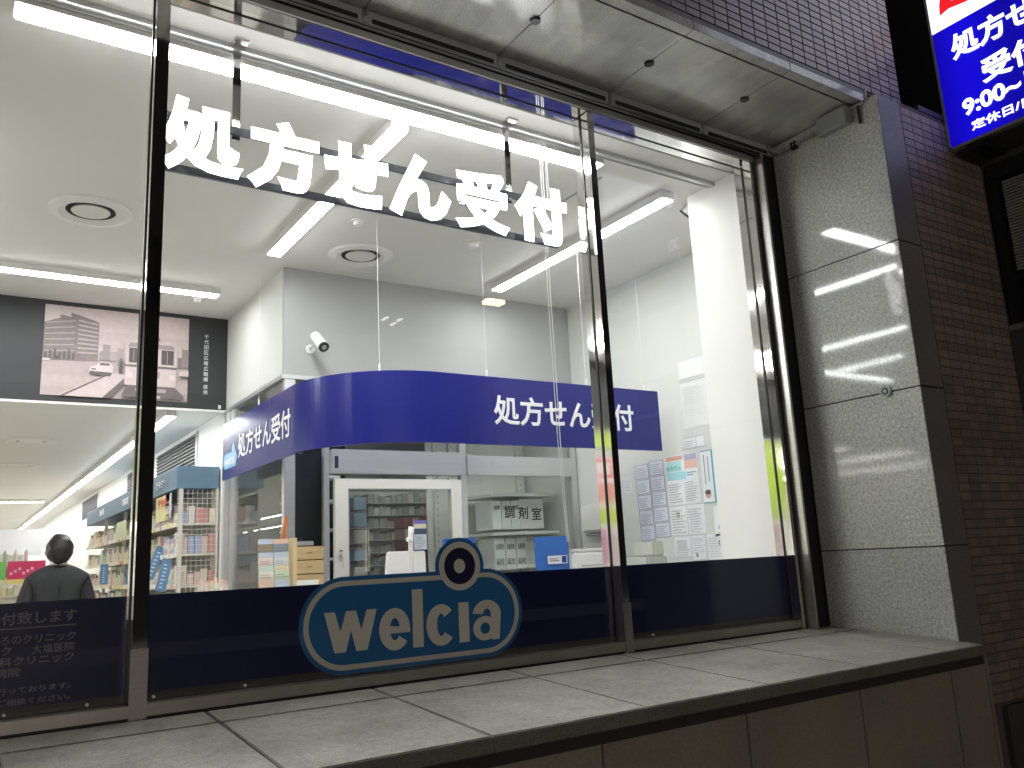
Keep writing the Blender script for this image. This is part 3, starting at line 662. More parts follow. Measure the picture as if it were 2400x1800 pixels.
# pharmacy interior
def box_thing(name, label, cat, x0, x1, y0, y1, z0, z1, m, group=None, bevel=.003):
    o = MB().box(x0, x1, y0, y1, z0, z1).build(name, m, None, bevel); tag(o, label, cat, group); return o
sh = thing('corner_shelf', 'cream corner shelving with perforated uprights behind the pharmacy glass', 'shelf', (3.8, 2.95, ZF))
for x in (3.20, 3.34, 4.0):
    bx('upright', M['offwhite'], sh, x, x+.045, 3.22, 3.26, ZF, 2.55)
    s_ = MB()
    for k in range(40): s_.box(x+.018, x+.027, 3.2185, 3.2195, .6+k*.05, .62+k*.05)
    s_.build('slot_row', M['greyp'], sh)['kind'] = 'stuff'
bx('back_panel', M['offwhite'], sh, 3.15, 4.10, 3.262, 3.275, ZF, 2.55)
for z in (1.995, 1.70, 1.395):
    b = MB(); pts = [(3.47, 2.82), (3.70, 2.72), (3.92, 2.72), (4.09, 2.80), (4.09, 3.21), (3.40, 3.21)]
    b.prism((0, 0, z), Vector((1, 0, 0)), Vector((0, 1, 0)), pts, .022); b.build('shelf_board', M['offwhite'], sh)
def carton(x0, x1, y0, z0, z1, label, txts):
    t = thing('storage_carton', label, 'carton', ((x0+x1)/2, y0, z0), 'white printed cartons on the corner shelf')
    bx('body', M['white'], t, x0, x1, y0, y0+.25, z0, z1, bevel=.002)
    for s_, zz, h in txts: text('print', s_, (x0+.012, y0-.0004, zz), FR, (x1-x0-.024, h), M['blackp'], t, bold=.006)
cl = ['upper left carton on the corner shelf behind the pharmacy glass', 'upper middle carton on the corner shelf behind the pharmacy glass', 'upper carton with wide print on the corner shelf',
      'lower left carton on the corner shelf behind the pharmacy glass', 'lower middle carton on the corner shelf', 'lower right carton beside the blue board']
for i in range(3):
    x0 = 3.49+i*.088; carton(x0, x0+.083, 2.84, 1.724, 1.945, cl[i], [('在庫管理', 1.875, .035)] if i < 3 else [])
t = box_thing('plain_carton', 'plain white carton right of the printed ones on the upper corner shelf', 'carton', 3.76, 3.99, 2.86, 3.10, 1.724, 1.96, M['white'])
for i in range(3):
    x0 = 3.50+i*.10; carton(x0, x0+.092, 2.84, 1.418, 1.655, cl[3+i], [('在庫管理', 1.57, .045), ('返品予定', 1.455, .05)])
t = box_thing('tilted_carton', 'small pale carton standing behind the lower printed cartons', 'carton', 3.80, 3.98, 2.90, 3.12, 1.418, 1.63, M['offwhite'])
# medicine shelves seen through the door glass
ms = thing('medicine_shelf', 'grey medicine shelving packed with small drawers behind the pharmacy door', 'shelving', (3.2, 4.6, ZF))
bx('back', M['greyp'], ms, 2.5, 4.1, 4.86, 4.9, ZF, 2.2)
b = MB(); cols = [flat((.22, .22, .21)), flat((.30, .30, .28)), flat((.38, .38, .36)), flat((.17, .18, .18)), flat((.30, .24, .20))]
for r in range(16):
    z = .35+r*.115
    bx('shelf_board', M['greyp'], ms, 2.5, 4.1, 4.6, 4.86, z-.008, z)
    for c in range(26):
        h = random.uniform(.05, .095); x = 2.52+c*.0605; b.box(x, x+.054, 4.61+random.uniform(0, .02), 4.84, z+.001, z+h, random.choice(cols))
b.build('drawers', None, ms)['kind'] = 'stuff'
rs = thing('red_medicine_shelf', 'rack of dark red medicine boxes behind the right edge of the pharmacy door', 'shelving', (3.35, 3.4, ZF))
b = MB(); cols = [flat((.20, .055, .05)), flat((.26, .09, .08)), flat((.34, .20, .18)), flat((.16, .05, .05))]
for r in range(14):
    z = .55+r*.095
    bx('shelf_board', flat((.12, .06, .055)), rs, 3.02, 3.40, 3.42, 3.62, z-.007, z)
    for c in range(9):
        b.box(3.025+c*.041, 3.062+c*.041, 3.41+random.uniform(0, .015), 3.60, z+.001, z+random.uniform(.06, .082), random.choice(cols))
b.build('medicine_boxes', None, rs)['kind'] = 'stuff'
bx('upright', M['greyp'], rs, 3.40, 3.42, 3.42, 3.62, ZF, 1.95)
t = box_thing('dark_curtain', 'dark curtain panel behind the left part of the pharmacy door glass', 'curtain', 2.12, 2.44, 3.2, 3.23, ZF, 2.6, flat((.012, .013, .012)))
t = box_thing('dark_screen', 'black screen standing behind the narrow corner pane', 'screen', 1.86, 2.10, 2.68, 2.70, ZF, 2.25, flat((.008, .009, .012)))  # black sheet standing for the darkness of the room behind the pane
t = box_thing('ceiling_beam', 'pale green grey ceiling beam in the dim pharmacy room', 'beam', 1.9, 4.1, 3.9, 4.0, 2.45, 2.749, M['greywall'])
# shelves seen through the side pane
ss = thing('dispensary_shelf', 'white dispensary shelf seen through the side pane under the blue sign', 'shelf', (2.3, 3.6, ZF))
for z in (1.55, 1.75, 1.95, 2.12): bx('shelf_board', M['white'], ss, 1.93, 2.30, 2.95, 3.15, z, z+.018)
bx('upright', M['white'], ss, 1.925, 1.945, 2.93, 2.96, ZF, 2.3)
b = MB(); cols = [flat((.45, .43, .40)), flat((.30, .28, .27)), flat((.55, .5, .46)), flat((.40, .22, .18)), flat((.3, .4, .5))]
for z in (1.30, 1.42, 1.54, 1.66, 1.78, 1.9):
    for c in range(18): b.box(2.42, 2.52, 3.0+c*.09, 3.08+c*.09, z, z+random.uniform(.05, .10), random.choice(cols))
b.build('packets', None, ss)['kind'] = 'stuff'
bx('side_board', flat((.42, .17, .09)), ss, 1.96, 1.985, 3.18, 3.24, ZF, 1.78)

# ================================================================== COUNTER AND WHAT STANDS ON IT
ct = thing('pharmacy_counter', 'pale laminate pharmacy counter mostly hidden behind the navy film', 'counter', (2.8, 1.75, ZF))
bx('worktop', M['counter'], ct, 1.50, 3.86, 1.45, 2.0, 1.085, 1.12, bevel=.004)
bx('front', M['counter'], ct, 1.55, 3.80, 1.50, 1.95, ZF, 1.084)
ZT = 1.12
mo = thing('register_screen', 'back of the white register screen on the counter behind the logo ring', 'monitor', (2.1, 1.6, ZT))
b = MB(); b.prism((0, 1.6, 0), FR[0], FR[1], [(1.985, 1.30), (2.245, 1.30), (2.238, 1.562), (2.23, 1.57), (2.02, 1.57), (2.01, 1.562)], -.03); b.build('screen_back', M['white'], mo, bevel=.004)
bx('vent_slot', M['greyp'], mo, 2.06, 2.19, 1.5988, 1.5996, 1.546, 1.551)
b = MB(); b.tube([(2.15, 1.575, ZT), (2.15, 1.575, 1.58), (2.152, 1.575, 1.66), (2.158, 1.575, 1.70)], [.017, .014, .015, .018], 12); b.build('pole', M['white'], mo, smooth=True)
bx('foot', M['white'], mo, 2.05, 2.25, 1.52, 1.68, ZT, ZT+.02, bevel=.005)
b = MB(); b.tube([(2.15, 1.56, 1.63), (2.118, 1.55, 1.632)], .012, 10); b.build('joint_knob', M['white'], mo)
bx('customer_display', flat((.05, .06, .09)), mo, 2.170, 2.235, 1.57, 1.59, 1.66, 1.70, bevel=.002)
sheet('price_card', (2.168, 1.566, 1.575), FR, .078, .16, [(0, .88, 1, 1, (.2, .18, .55)), (0, .76, 1, .87, (.75, .7, .45)), (.0, .52, 1, .72, (.06, .07, .12))]+lines(.08, .06, .92, .48, 6, (.35, .38, .5)), mo, base=(.62, .66, .74))
bb = thing('blue_board', 'bright blue partition board with rounded corners on the counter', 'board', (3.14, 1.6, ZT))
MB().prism((0, 1.6, 0), FR[0], FR[1], pill(3.012, 3.265, ZT, 1.622, .02, 4), .012).build('board', mat('blue_board', (.035, .15, .52), .45), bb)
sheet('label_strip', (3.09, 1.5875, 1.455), FR, .15, .05, [(.72, .1, .96, .9, (.02, .05, .3)), (.08, .3, .6, .42, (.2, .2, .25)), (.08, .55, .5, .65, (.2, .2, .25))], bb, base=(.72, .75, .8))
b2 = box_thing('blue_folder', 'small blue folder standing behind the ring of the logo', 'folder', 2.39, 2.595, 1.62, 1.65, ZT, 1.632, mat('folder_blue', (.03, .11, .42), .5))
pr = thing('white_printer', 'white printer on the counter right of the blue board', 'printer', (3.45, 1.65, ZT))
bx('body', M['white'], pr, 3.30, 3.72, 1.60, 1.90, ZT, 1.515, bevel=.012); bx('lid', M['offwhite'], pr, 3.31, 3.71, 1.61, 1.89, 1.516, 1.54, bevel=.008)
bx('paper_slot', M['greyp'], pr, 3.36, 3.64, 1.5985, 1.5995, 1.43, 1.436)
wd = thing('wall_dispenser', 'white paper towel dispenser on the wall left of the notices', 'dispenser', (4.0, 2.35, 1.7))
bx('body', M['offwhite'], wd, 4.03, 4.129, 2.15, 2.44, 1.66, 1.87, bevel=.012); bx('slot', M['greyp'], wd, 4.026, 4.0295, 2.2, 2.4, 1.672, 1.68); bx('recess', M['greyp'], wd, 4.06, 4.129, 2.17, 2.42, 1.635, 1.655)
mc = thing('grey_machine', 'small grey machine below the notices by the right wall', 'machine', (3.7, 1.3, ZT))
bx('body', flat((.50, .50, .46)), mc, 3.55, 3.72, 1.20, 1.42, ZT, 1.47, bevel=.008); bx('tray', flat((.55, .55, .50)), mc, 3.63, 3.72, 1.22, 1.40, 1.471, 1.56, bevel=.008)
bx('stand', M['offwhite'], mc, 3.54, 3.74, 1.18, 1.44, ZF, ZT-.001)
# wooden boxes and leaflet racks at the counter's left end
for k, lb in enumerate(['lowest of three stacked pale wooden drawer boxes on the counter', 'middle of three stacked pale wooden drawer boxes on the counter', 'topmost of three stacked pale wooden drawer boxes on the counter']):
    z = 1.395+k*.078
    t = thing('wooden_box', lb, 'box', (1.7, 1.99, z), 'pale wooden drawer boxes stacked on the counter')
    bx('body', M['wood'], t, 1.625, 1.805, 1.985, 2.2, z, z+.074, bevel=.003)
    bx('finger_pull', flat((.25, .18, .10)), t, 1.705, 1.735, 1.9838, 1.9846, z+.034, z+.041)
t = box_thing('box_plinth', 'white plinth under the stacked wooden boxes', 'plinth', 1.61, 1.82, 1.97, 2.22, ZF, 1.394, M['white'])
t = box_thing('grey_tray', 'grey tray on top of the stacked wooden boxes', 'tray', 1.64, 1.75, 2.0, 2.2, 1.629, 1.655, M['greyp'])
tg = sheet('name_plate', (1.60, 1.95, 1.385), FR, .16, .055, lines(.1, .35, .9, .6, 1, (.25, .25, .28)), None, base=(.78, .78, .76)); tag(tg, 'small white name plate in front of the wooden boxes', 'name plate')
lr = thing('leaflet_rack', 'tiered leaflet rack with pastel leaflets left of the wooden boxes', 'rack', (1.45, 1.75, 1.2))
lc = [(.72, .58, .42), (.55, .70, .80), (.78, .74, .60), (.60, .74, .55), (.80, .66, .60), (.70, .76, .80)]
bx('frame', flat((.66, .52, .30)), lr, 1.532, 1.552, 1.72, 1.80, 1.12, 1.665)
bx('tier_back', M['clear'], lr, 1.36, 1.53, 1.79, 1.80, 1.2, 1.64)
for r in range(4):
    for c in range(2):
        z = 1.36+r*.07; x = 1.366+c*.083
        sheet('leaflet', (x, 1.76+r*.01, z), FR, .078, .095, [(0, .72, 1, 1, random.choice([(.74, .52, .42), (.52, .68, .60), (.78, .68, .48), (.55, .62, .74)]))]+lines(.1, .1, .9, .62, 4, (.5, .45, .42)), lr, base=lc[(r*2+c) % 6])
t = thing('orange_pen_holder', 'orange clipboard leaning upright beside the leaflet rack', 'clipboard', (1.5, 1.85, 1.7))
MB().prism((0, 1.9, 0), FR[0], FR[1], [(1.512, 1.60), (1.54, 1.60), (1.562, 1.79), (1.545, 1.79)], -.01).build('board', flat((.55, .17, .05)), t)
MB().prism((0, 1.896, 0), FR[0], FR[1], [(1.495, 1.60), (1.528, 1.60), (1.534, 1.665), (1.51, 1.672)], -.01).build('clip', flat((.45, .10, .03)), t)

# ------------------------------------------------------------------ notices on the right wall (facing -x)
NX = XR-.003
grey = (.45, .47, .52); ink = (.22, .24, .42)
k = 0
for c in range(2):
    for r in range(6):
        y = 1.885-.152*c-r*.004; z = 2.012-.108*r+.012*c
        if r < 5 or c == 0:
            bd = [(0, 0, 1, .03, ink), (0, .97, 1, 1, ink), (0, 0, .03, 1, ink), (.97, 0, 1, 1, ink)]
            o = sheet('notice_sheet', (NX, y, z-.0), FL, .143, .100, bd+lines(.12, .15, .88, .85, 5, (.42, .45, .60)), None, base=(.70, .72, .80))
            tag(o, 'blue ruled notice in the %s column, row %s from the top' % (('first', 'second')[c], ('one', 'two', 'three', 'four', 'five', 'six')[r]), 'notice', 'blue ruled notices on the right wall')
def note(y, z, w, h, label, items, base=(.80, .82, .84), **kw):
    o = sheet('notice_sheet', (NX, y, z), FL, w, h, items, None, base=base, **kw); tag(o, label, 'notice', 'notices on the right wall'); return o
TE = (.10, .42, .48)
o = note(1.565, 1.80, .30, .335, 'large poster with coral and teal heading next to the blue ruled notices',
     [(.02, .90, .55, .985, (.72, .38, .32)), (.02, .50, .62, .66, (.38, .68, .74)), (.04, .68, .50, .88, (.50, .76, .76)), (.60, .70, .98, .86, (.82, .52, .42)), (.60, .87, .98, .99, (.48, .46, .62))]
     +lines(.66, .56, .95, .66, 2, (.15, .42, .60))+lines(.04, .05, .50, .46, 8, (.55, .50, .50))+lines(.56, .05, .96, .46, 9, (.50, .52, .55)))
for i, ch in enumerate('処方せん'): text('print', ch, (NX-.009, 1.55-i*.036, 2.035), FL, (.031, .031), flat((.12, .50, .50)), o, bold=.012)
o = note(1.235, 1.79, .13, .345, 'tall white poster with a teal stripe down its right side',
     [(.72, 0, 1, 1, TE), (.0, .0, .72, .02, TE), (0, .98, .72, 1, TE), (.2, .35, .27, .92, (.30, .33, .36)), (.45, .40, .52, .88, (.30, .33, .36)), (circ(.33, .16, .2, .075, 16), (.62, .38, .32)), (circ(.33, .205, .2, .045, 16), (.10, .06, .06))])
o = note(1.165, 1.575, .155, .19, 'yellow and white notice below the teal striped poster',
     [(.25, .62, .85, .85, (.72, .74, .28)), (.30, .48, .75, .58, (.78, .80, .40)), (circ(.35, .30, .16, .10, 14), (.35, .38, .60)), (circ(.70, .24, .12, .08, 14), (.30, .33, .50))]+lines(.2, .05, .9, .16, 2, (.45, .45, .45)))
o = note(1.56, 1.60, .155, .19, 'white text notice beneath the coral poster', lines(.08, .06, .95, .92, 9, (.52, .50, .50))+[(.4, .6, .6, .8, (.45, .46, .46))])
o = note(1.395, 1.60, .15, .19, 'white table notice beneath the coral poster beside the text notice', lines(.08, .06, .95, .92, 10, (.56, .56, .58))+[(.1, .5, .12, .9, (.5, .5, .5)), (.5, .1, .51, .9, (.5, .5, .5))])
o = note(1.545, 1.455, .15, .13, 'grey patterned notice in the lowest row', lines(.08, .06, .95, .92, 7, (.50, .51, .55))+[(.2, .3, .8, .8, (.60, .61, .64))])
o = note(1.385, 1.43, .13, .16, 'white notice with a figure in the lowest row', lines(.08, .3, .95, .92, 7, (.58, .58, .60))+[(circ(.35, .2, .08, .1, 12), (.30, .31, .32)), (0, 0, 1, .01, grey), (0, .99, 1, 1, grey), (0, 0, .015, 1, grey), (.985, 0, 1, 1, grey)])
o = note(1.245, 1.43, .13, .16, 'white text notice at the lower right of the notices', lines(.08, .1, .95, .92, 8, (.60, .60, .62))+[(.80, .55, .87, .75, (.25, .25, .27))])
o = note(1.36, 2.30, .26, .32, 'faint large sheet hung above the posters on the right wall', lines(.1, .25, .9, .92, 12, (.70, .71, .71))+[(0, .99, 1, 1, (.35, .36, .36))], base=(.76, .77, .76))
o = note(1.385, 2.165, .20, .075, 'small framed notice strip between the large sheet and the posters', [(0, .94, 1, 1, grey), (0, 0, 1, .05, grey), (0, 0, .02, 1, grey), (.62, 0, .64, 1, grey)]+lines(.08, .2, .55, .8, 3, (.5, .5, .52)))
o = note(1.36, 2.64, .26, .13, 'blank white sheet highest on the right wall', [(0, .0, 1, .02, (.35, .36, .36)), (0, .98, 1, 1, (.5, .5, .5))], base=(.78, .79, .78))
o = note(2.02, 1.93, .09, .12, 'small pale note left of the blue ruled notices', lines(.1, .1, .9, .8, 4, (.55, .58, .66)), base=(.72, .73, .76))

# ------------------------------------------------------------------ security cameras
def camera_body(p, q, m, label, mount, cable=None):
    t = thing('security_camera', label, 'security camera', p)
    P_, Q_ = Vector(p), Vector(q); d = (Q_-P_).normalized(); l = (Q_-P_).length
    b = MB(); b.tube([P_, Q_], .033, 20); b.build('body', m, t, bevel=.003)
    b = MB(); b.tube([Q_, Q_+d*.012], .034, 20); b.tube([P_-d*.004, P_], .030, 16); b.build('lens_ring', M['blackp'], t)
    b = MB(); b.tube([Q_+d*.012, Q_+d*.015], .016, 14); b.build('lens', M['greyp'], t)
    b = MB(); b.tube(mount, .009, 8); b.tube([mount[-1], Vector(mount[-1])+(Vector(mount[-1])-Vector(mount[-2])).normalized()*.012], .032, 14); b.build('bracket', m, t, smooth=False)
    if cable: b = MB(); b.tube(cable, .0035, 6); b.build('cable', M['blackp'], t, smooth=True)
    return t
p1 = at(738, 787, 1, 2.42); p2 = at(758, 812, 1, 2.30)
camera_body(p1, p2, M['white'], 'white bullet security camera on the grey pharmacy wall', [(p1+p2)/2, at(733, 812, 1, 2.48), at(727, 818, 1, 2.55)])
p1 = at(1630, 470, 0, 3.50); p2 = at(1606, 500, 0, 3.47)
tp = Vector((p1.x+.03, p1.y, ZC))
camera_body(p1, p2, M['brushed'], 'steel bullet security camera under the ceiling by the white wall return', [(p1+p2)/2, (p1.x, p1.y-.0, p1.z+.04), (p1.x, p1.y, ZC-.012)],
            [p1, p1+Vector((.04, 0, .01)), p1+Vector((.05, 0, .06)), p1+Vector((.02, 0, .10)), (p1.x-.01, p1.y, ZC)])

# ================================================================== SHOP SHELVING (left)
XS = 1.43
su = thing('wall_shelving', 'long cream wall shelving with dusty blue header and wire end panel', 'shelving', (1.6, 6, ZF))
Y0, Y1 = 4.05, 9.0
h0 = bx('header', M['hblue'], su, XS-.0, XP-.012, Y0, Y1, 2.15, 2.32, bevel=.002)
for yy, s_ in ((4.55, 'ビタミン'), (6.2, '胃腸薬'), (7.7, '風邪薬')): text('header_lettering', s_, (XS-.0015, yy+.25, 2.20), FL, (.34, .07), M['sign_white'], su, bold=.012)
SHZ = [.40, .72, 1.02, 1.215, 1.43, 1.66, 1.89]
for z in SHZ: bx('shelf_board', M['shelf'], su, XS+.02-.0, XP-.03, Y0+.02, Y1, z-.018, z)
for z in SHZ: bx('price_rail', flat((.74, .72, .60)), su, XS+.004, XS+.0185, Y0+.02, Y1, z-.028, z+.006)
bx('back_panel', M['shelf'], su, XP-.028, XP-.012, Y0, Y1, ZF, 2.149)
for y in (Y0+.004, Y0+1.2, Y0+2.4, Y0+3.6): bx('upright', M['shelf'], su, XS+.02, XS+.05, y, y+.012, ZF, 2.149)
b = MB()
for i in range(9): x = XS+.01+i*.036; b.tube([(x, Y0-.004, ZF), (x, Y0-.004, 2.14)], .0016, 4)
for i in range(50): z = .2+i*.039; b.tube([(XS+.005, Y0-.007, z), (XP-.02, Y0-.007, z)], .0016, 4)
b.build('wire_end_panel', M['wire'], su)['kind'] = 'stuff'
pcol = {'white': (.72, .70, .66), 'pink': (.70, .42, .40), 'orange': (.72, .36, .14), 'red': (.55, .08, .07), 'yellow': (.74, .62, .20), 'green': (.30, .52, .25), 'blue': (.16, .28, .62), 'cream': (.76, .68, .52), 'brown': (.30, .18, .11), 'violet': (.32, .22, .50), 'turquoise': (.25, .62, .56)}
pm = {k_: flat(tuple(.62*c+.38*d for c, d in zip(v, (.74, .70, .62)))) for k_, v in pcol.items()}
rows = {1.43: 'third shelf down', 1.66: 'second shelf down', 1.89: 'top shelf', 1.215: 'fourth shelf down'}
pmesh = {}; seen = {}
ORD = ['first', 'second', 'third', 'fourth', 'fifth', 'sixth', 'seventh', 'eighth', 'ninth', 'tenth', 'eleventh', 'twelfth', 'thirteenth', 'fourteenth']
def product(x, y, z, cname, w, h, where, grp, d=.07):
    key = (cname, round(w, 2), round(h, 2))
    if key not in pmesh:
        b = MB(); b.box(0, d, 0, w, 0, h, pm[cname]); b.box(-.0008, 0, w*.12, w*.88, h*.35, h*.7, flat((.74, .72, .68)) if cname != 'white' else pm[random.choice(['blue', 'red', 'green', 'orange'])])
        o = b.build('product_box', None); pmesh[key] = o.data; bpy.data.objects.remove(o)
    o = link('product_box', pmesh[key], None, (x, y, z)); k2 = (cname, where); seen[k2] = seen.get(k2, 0)+1
    tag(o, '%s %s medicine box counted from the wire end panel on the %s' % (ORD[seen[k2]-1], cname, where), 'product', grp); return o
wts = ['white']*4+['cream']*4+['pink']*3+['orange', 'red', 'yellow', 'yellow', 'green', 'blue', 'brown', 'violet', 'turquoise']
far = MB()
for z in SHZ:
    y = Y0+.03
    while y < Y1-.1:
        w_ = random.choice([.05, .06, .07, .08, .1]); h_ = random.choice([.08, .10, .12, .14, .16]); c_ = random.choice(wts)
        if z in rows and z > 1.3 and y < 6.1:
            zone = 'near the wire end panel' if y < 4.45 else 'behind the first window mullion' if y < 5.0 else 'of the middle bay' if y < 5.6 else 'of the far bay'
            product(XS+.025, y, z+.001, c_, w_, h_, rows[z], 'medicine boxes on the wall shelving')
        else: far.box(XS+.025, XS+.095, y, y+w_, z+.001, z+h_, pm[c_])
        y += w_+.006
o = far.build('products', None); tag(o, 'many small packets filling the lower and far shelves', kind='stuff')
# back row seen through the wire end
far = MB()
for z in SHZ:
    for k in range(4): far.box(XS+.10+k*.05, XS+.145+k*.05, Y0+.03, Y0+.12, z+.001, z+random.uniform(.08, .15), pm[random.choice(['white', 'pink', 'red', 'brown', 'blue', 'cream'])])
o = far.build('products', None); tag(o, 'packets seen through the wire end panel of the shelving', kind='stuff')
# small price tags along the shelf rails
far = MB()
for z in SHZ:
    y = Y0+.04
    while y < 8.2:
        far.box(XS-.0006, XS+.0036, y, y+.045, z-.03, z+.004, flat(random.choice([(.8, .8, .78), (.8, .8, .78), (.8, .74, .25), (.75, .25, .2)]))); y += random.choice([.06, .08, .11, .16])
o = far.build('price_tags', None, su); o['kind'] = 'stuff'
# price cards and slanted blue blades
def card(y, z, w, h, items, base, label, x=XS-.006, tilt=None):
    U = Vector((0, -1, 0)); V = Vector((0, 0, 1))
    if tilt is not None: U = Vector((math.cos(tilt), 0, -math.sin(tilt))); V = Vector((math.sin(tilt), 0, math.cos(tilt)))     # a flag that stands out into the aisle
    o = sheet('price_card', (x, y, z), (U, V), w, h, items, None, base=base); tag(o, label, 'price card', 'cards on the wall shelving'); return o
card(4.78, 1.93, .52, .20, [(.05, .08, .95, .45, (.78, .72, .35))], (.76, .66, .34), 'large yellow price card with red digits on the top shelf')
o = text('price_digits', '998', (XS-.0075, 4.70, 2.04), FL, (.34, .07), flat((.62, .13, .05)), None, bold=.03); tag(o, 'red digits printed on the large yellow price card', 'print')
card(4.40, 1.94, .20, .19, lines(.1, .1, .9, .8, 4, (.55, .5, .6)), (.70, .68, .78), 'pale lilac price card at the near end of the top shelf')
card(5.75, 1.87, .40, .18, lines(.1, .1, .9, .8, 3, (.55, .62, .45)), (.78, .76, .42), 'yellow card on the top shelf left of the first mullion')
card(6.7, 1.88, .55, .17, lines(.1, .1, .9, .8, 3, (.62, .66, .5)), (.70, .74, .50), 'pale green card on the top shelf in the far bay')
for y, z, h, ti, lb in ((4.60, 1.50, .26, .35, 'slanted blue blade sign right of the first mullion'), (4.16, 1.40, .24, .2, 'blue blade sign near the wire end panel'),
                        (5.45, 1.46, .22, .1, 'blue blade sign left of the first mullion'), (6.9, 1.45, .20, 0, 'blue blade sign in the far bay of the shelving')):
    card(y, z, .075, h, lines(.3, .1, .7, .9, 7, (.55, .66, .78)), (.12, .24, .40), lb, XS-.11, ti)
t = card(5.62, 1.44, .16, .05, [], (.25, .62, .50), 'turquoise shelf strip left of the first mullion', XS-.01)
# leaflet basket in front of the sign's left end
lb_ = thing('leaflet_basket', 'low white wire basket of pinkish leaflets in front of the glass side pane', 'basket', (1.55, 3.3, 1.3))
b = MB()
for i in range(12): b.tube([(1.50, 2.9+i*.07, 1.30), (1.50, 2.9+i*.07, 1.42)], .002, 4)
for z in (1.30, 1.34, 1.38, 1.42): b.tube([(1.50, 2.88, z), (1.50, 3.7, z)], .002, 4)
b.build('wire_side', M['wire'], lb_)['kind'] = 'stuff'
for i in range(9):
    sheet('leaflet', (1.515+.004*(i % 3), 3.70-i*.085, 1.31), FL, .078, random.uniform(.12, .17), [(0, .7, 1, 1, random.choice([(.78, .50, .42), (.75, .70, .55), (.72, .60, .30)]))]+lines(.1, .1, .9, .6, 4, (.6, .5, .48)), lb_, base=random.choice([(.78, .70, .62), (.78, .76, .72), (.76, .62, .56)]))
bx('table', M['offwhite'], lb_, 1.50, 1.74, 2.88, 3.7, ZF, 1.295)
# ventilation louvres above the shelving
for i, (y0, y1) in enumerate(((4.82, 6.5), (6.68, 8.2), (10.5, 12.2))):
    t = thing('wall_louvre', 'dark horizontal wall louvre, %s above the blue shelving header' % ('the nearest one', 'the middle one', 'the farthest one')[i], 'louvre', (XP, y0, 2.6), 'wall louvres above the shelving')
    bx('backing', M['slot'], t, XP-.004, XP-.0005, y0, y1, 2.42, 2.71); bx('frame_edge', M['alu'], t, XP-.02, XP-.0005, y0-.02, y0-.0005, 2.41, 2.72)
    for k in range(9): bx('slat', M['slat'], t, XP-.018, XP-.005, y0, y1, 2.425+k*.032, 2.436+k*.032)

# far gondolas
def gondola(x0, x1, y0, y1, zt, label, top=None):
    t = thing('gondola_shelf', label, 'shelving', ((x0+x1)/2, y0, ZF), 'gondolas deep in the shop')
    bx('base', M['shelf'], t, x0, x1, y0+.05, y1, ZF, zt-.3)
    g = MB()
    for z in [.3, .6, .9, 1.15, 1.36, 1.56]:
        if z > zt-.1: break
        bx('shelf_board', M['shelf'], t, x0, x1, y0, y0+.3, z, z+.015)
        x = x0+.01
        while x < x1-.06:
            w_ = random.choice([.05, .06, .08]); g.box(x, x+w_, y0+.01, y0+.2, z+.016, z+random.uniform(.08, .15), pm[random.choice(top or wts)]); x += w_+.006
    g.build('packets', None, t)['kind'] = 'stuff'
gondola(-1.5, .72, 8.2, 9.0, 1.75, 'gondola with yellow and green packets behind the man', ['yellow', 'cream', 'green', 'white', 'yellow'])
gondola(.1, .95, 10.5, 11.2, 1.9, 'gondola farther back with pale packets behind the man')
c1 = sheet('shelf_banner', (-.4, 8.18, 1.52), FR, .96, .22, [(0, 0, 1, .12, (.74, .70, .3))]+[(.05+.1*i, .25, .10+.1*i, .8, (.10, .35, .12)) for i in range(9)], None, base=(.22, .58, .14)); tag(c1, 'green banner of packets on the gondola left of the man', 'banner')
c1 = sheet('shelf_banner', (.575, 8.16, 1.50), FR, .36, .24, [(.06+.11*i, .40+.1*(i % 3), .13+.11*i, .52+.1*(i % 3), (.78, .50, .56)) for i in range(8)]+[(.0, .0, 1, .2, (.74, .6, .18)), (.7, .2, .8, .42, (.05, .03, .04))], None, base=(.62, .04, .14)); tag(c1, 'crimson banner right next to the shoulder of the man', 'banner')
for i in range(12):
    b = MB(); x = -.35+i*.1; b.tube([(x, 8.3, 1.74), (x, 8.3, 1.83), (x, 8.3, 1.87)], [.02, .02, .008], 8)
    o = b.build('bottle', pm[['white', 'green', 'cream', 'pink'][i % 4]]); tag(o, '%s bottle on the gondola, number %s from the left beside the man' % (['white', 'green', 'cream', 'pink'][i % 4], ['one', 'two', 'three', 'four', 'five', 'six', 'seven', 'eight', 'nine', 'ten', 'eleven', 'twelve'][i]), 'bottle', 'bottles on top of the gondola')
for k, (x0, y) in enumerate(((.55, 13), (.5, 17))):
    t = thing('hanging_board', 'pale hanging board deep in the shop, %s one' % ('nearer', 'farther')[k], 'board', (x0, y, 2.2), 'hanging boards deep in the shop')
    bx('board', flat((.55, .56, .60)), t, x0, x0+1.1, y, y+.02, 2.05, 2.35); b = MB(); b.tube([(x0+.1, y+.01, 2.35), (x0+.1, y+.01, ZL)], .004, 5); b.build('wire', M['wire'], t)
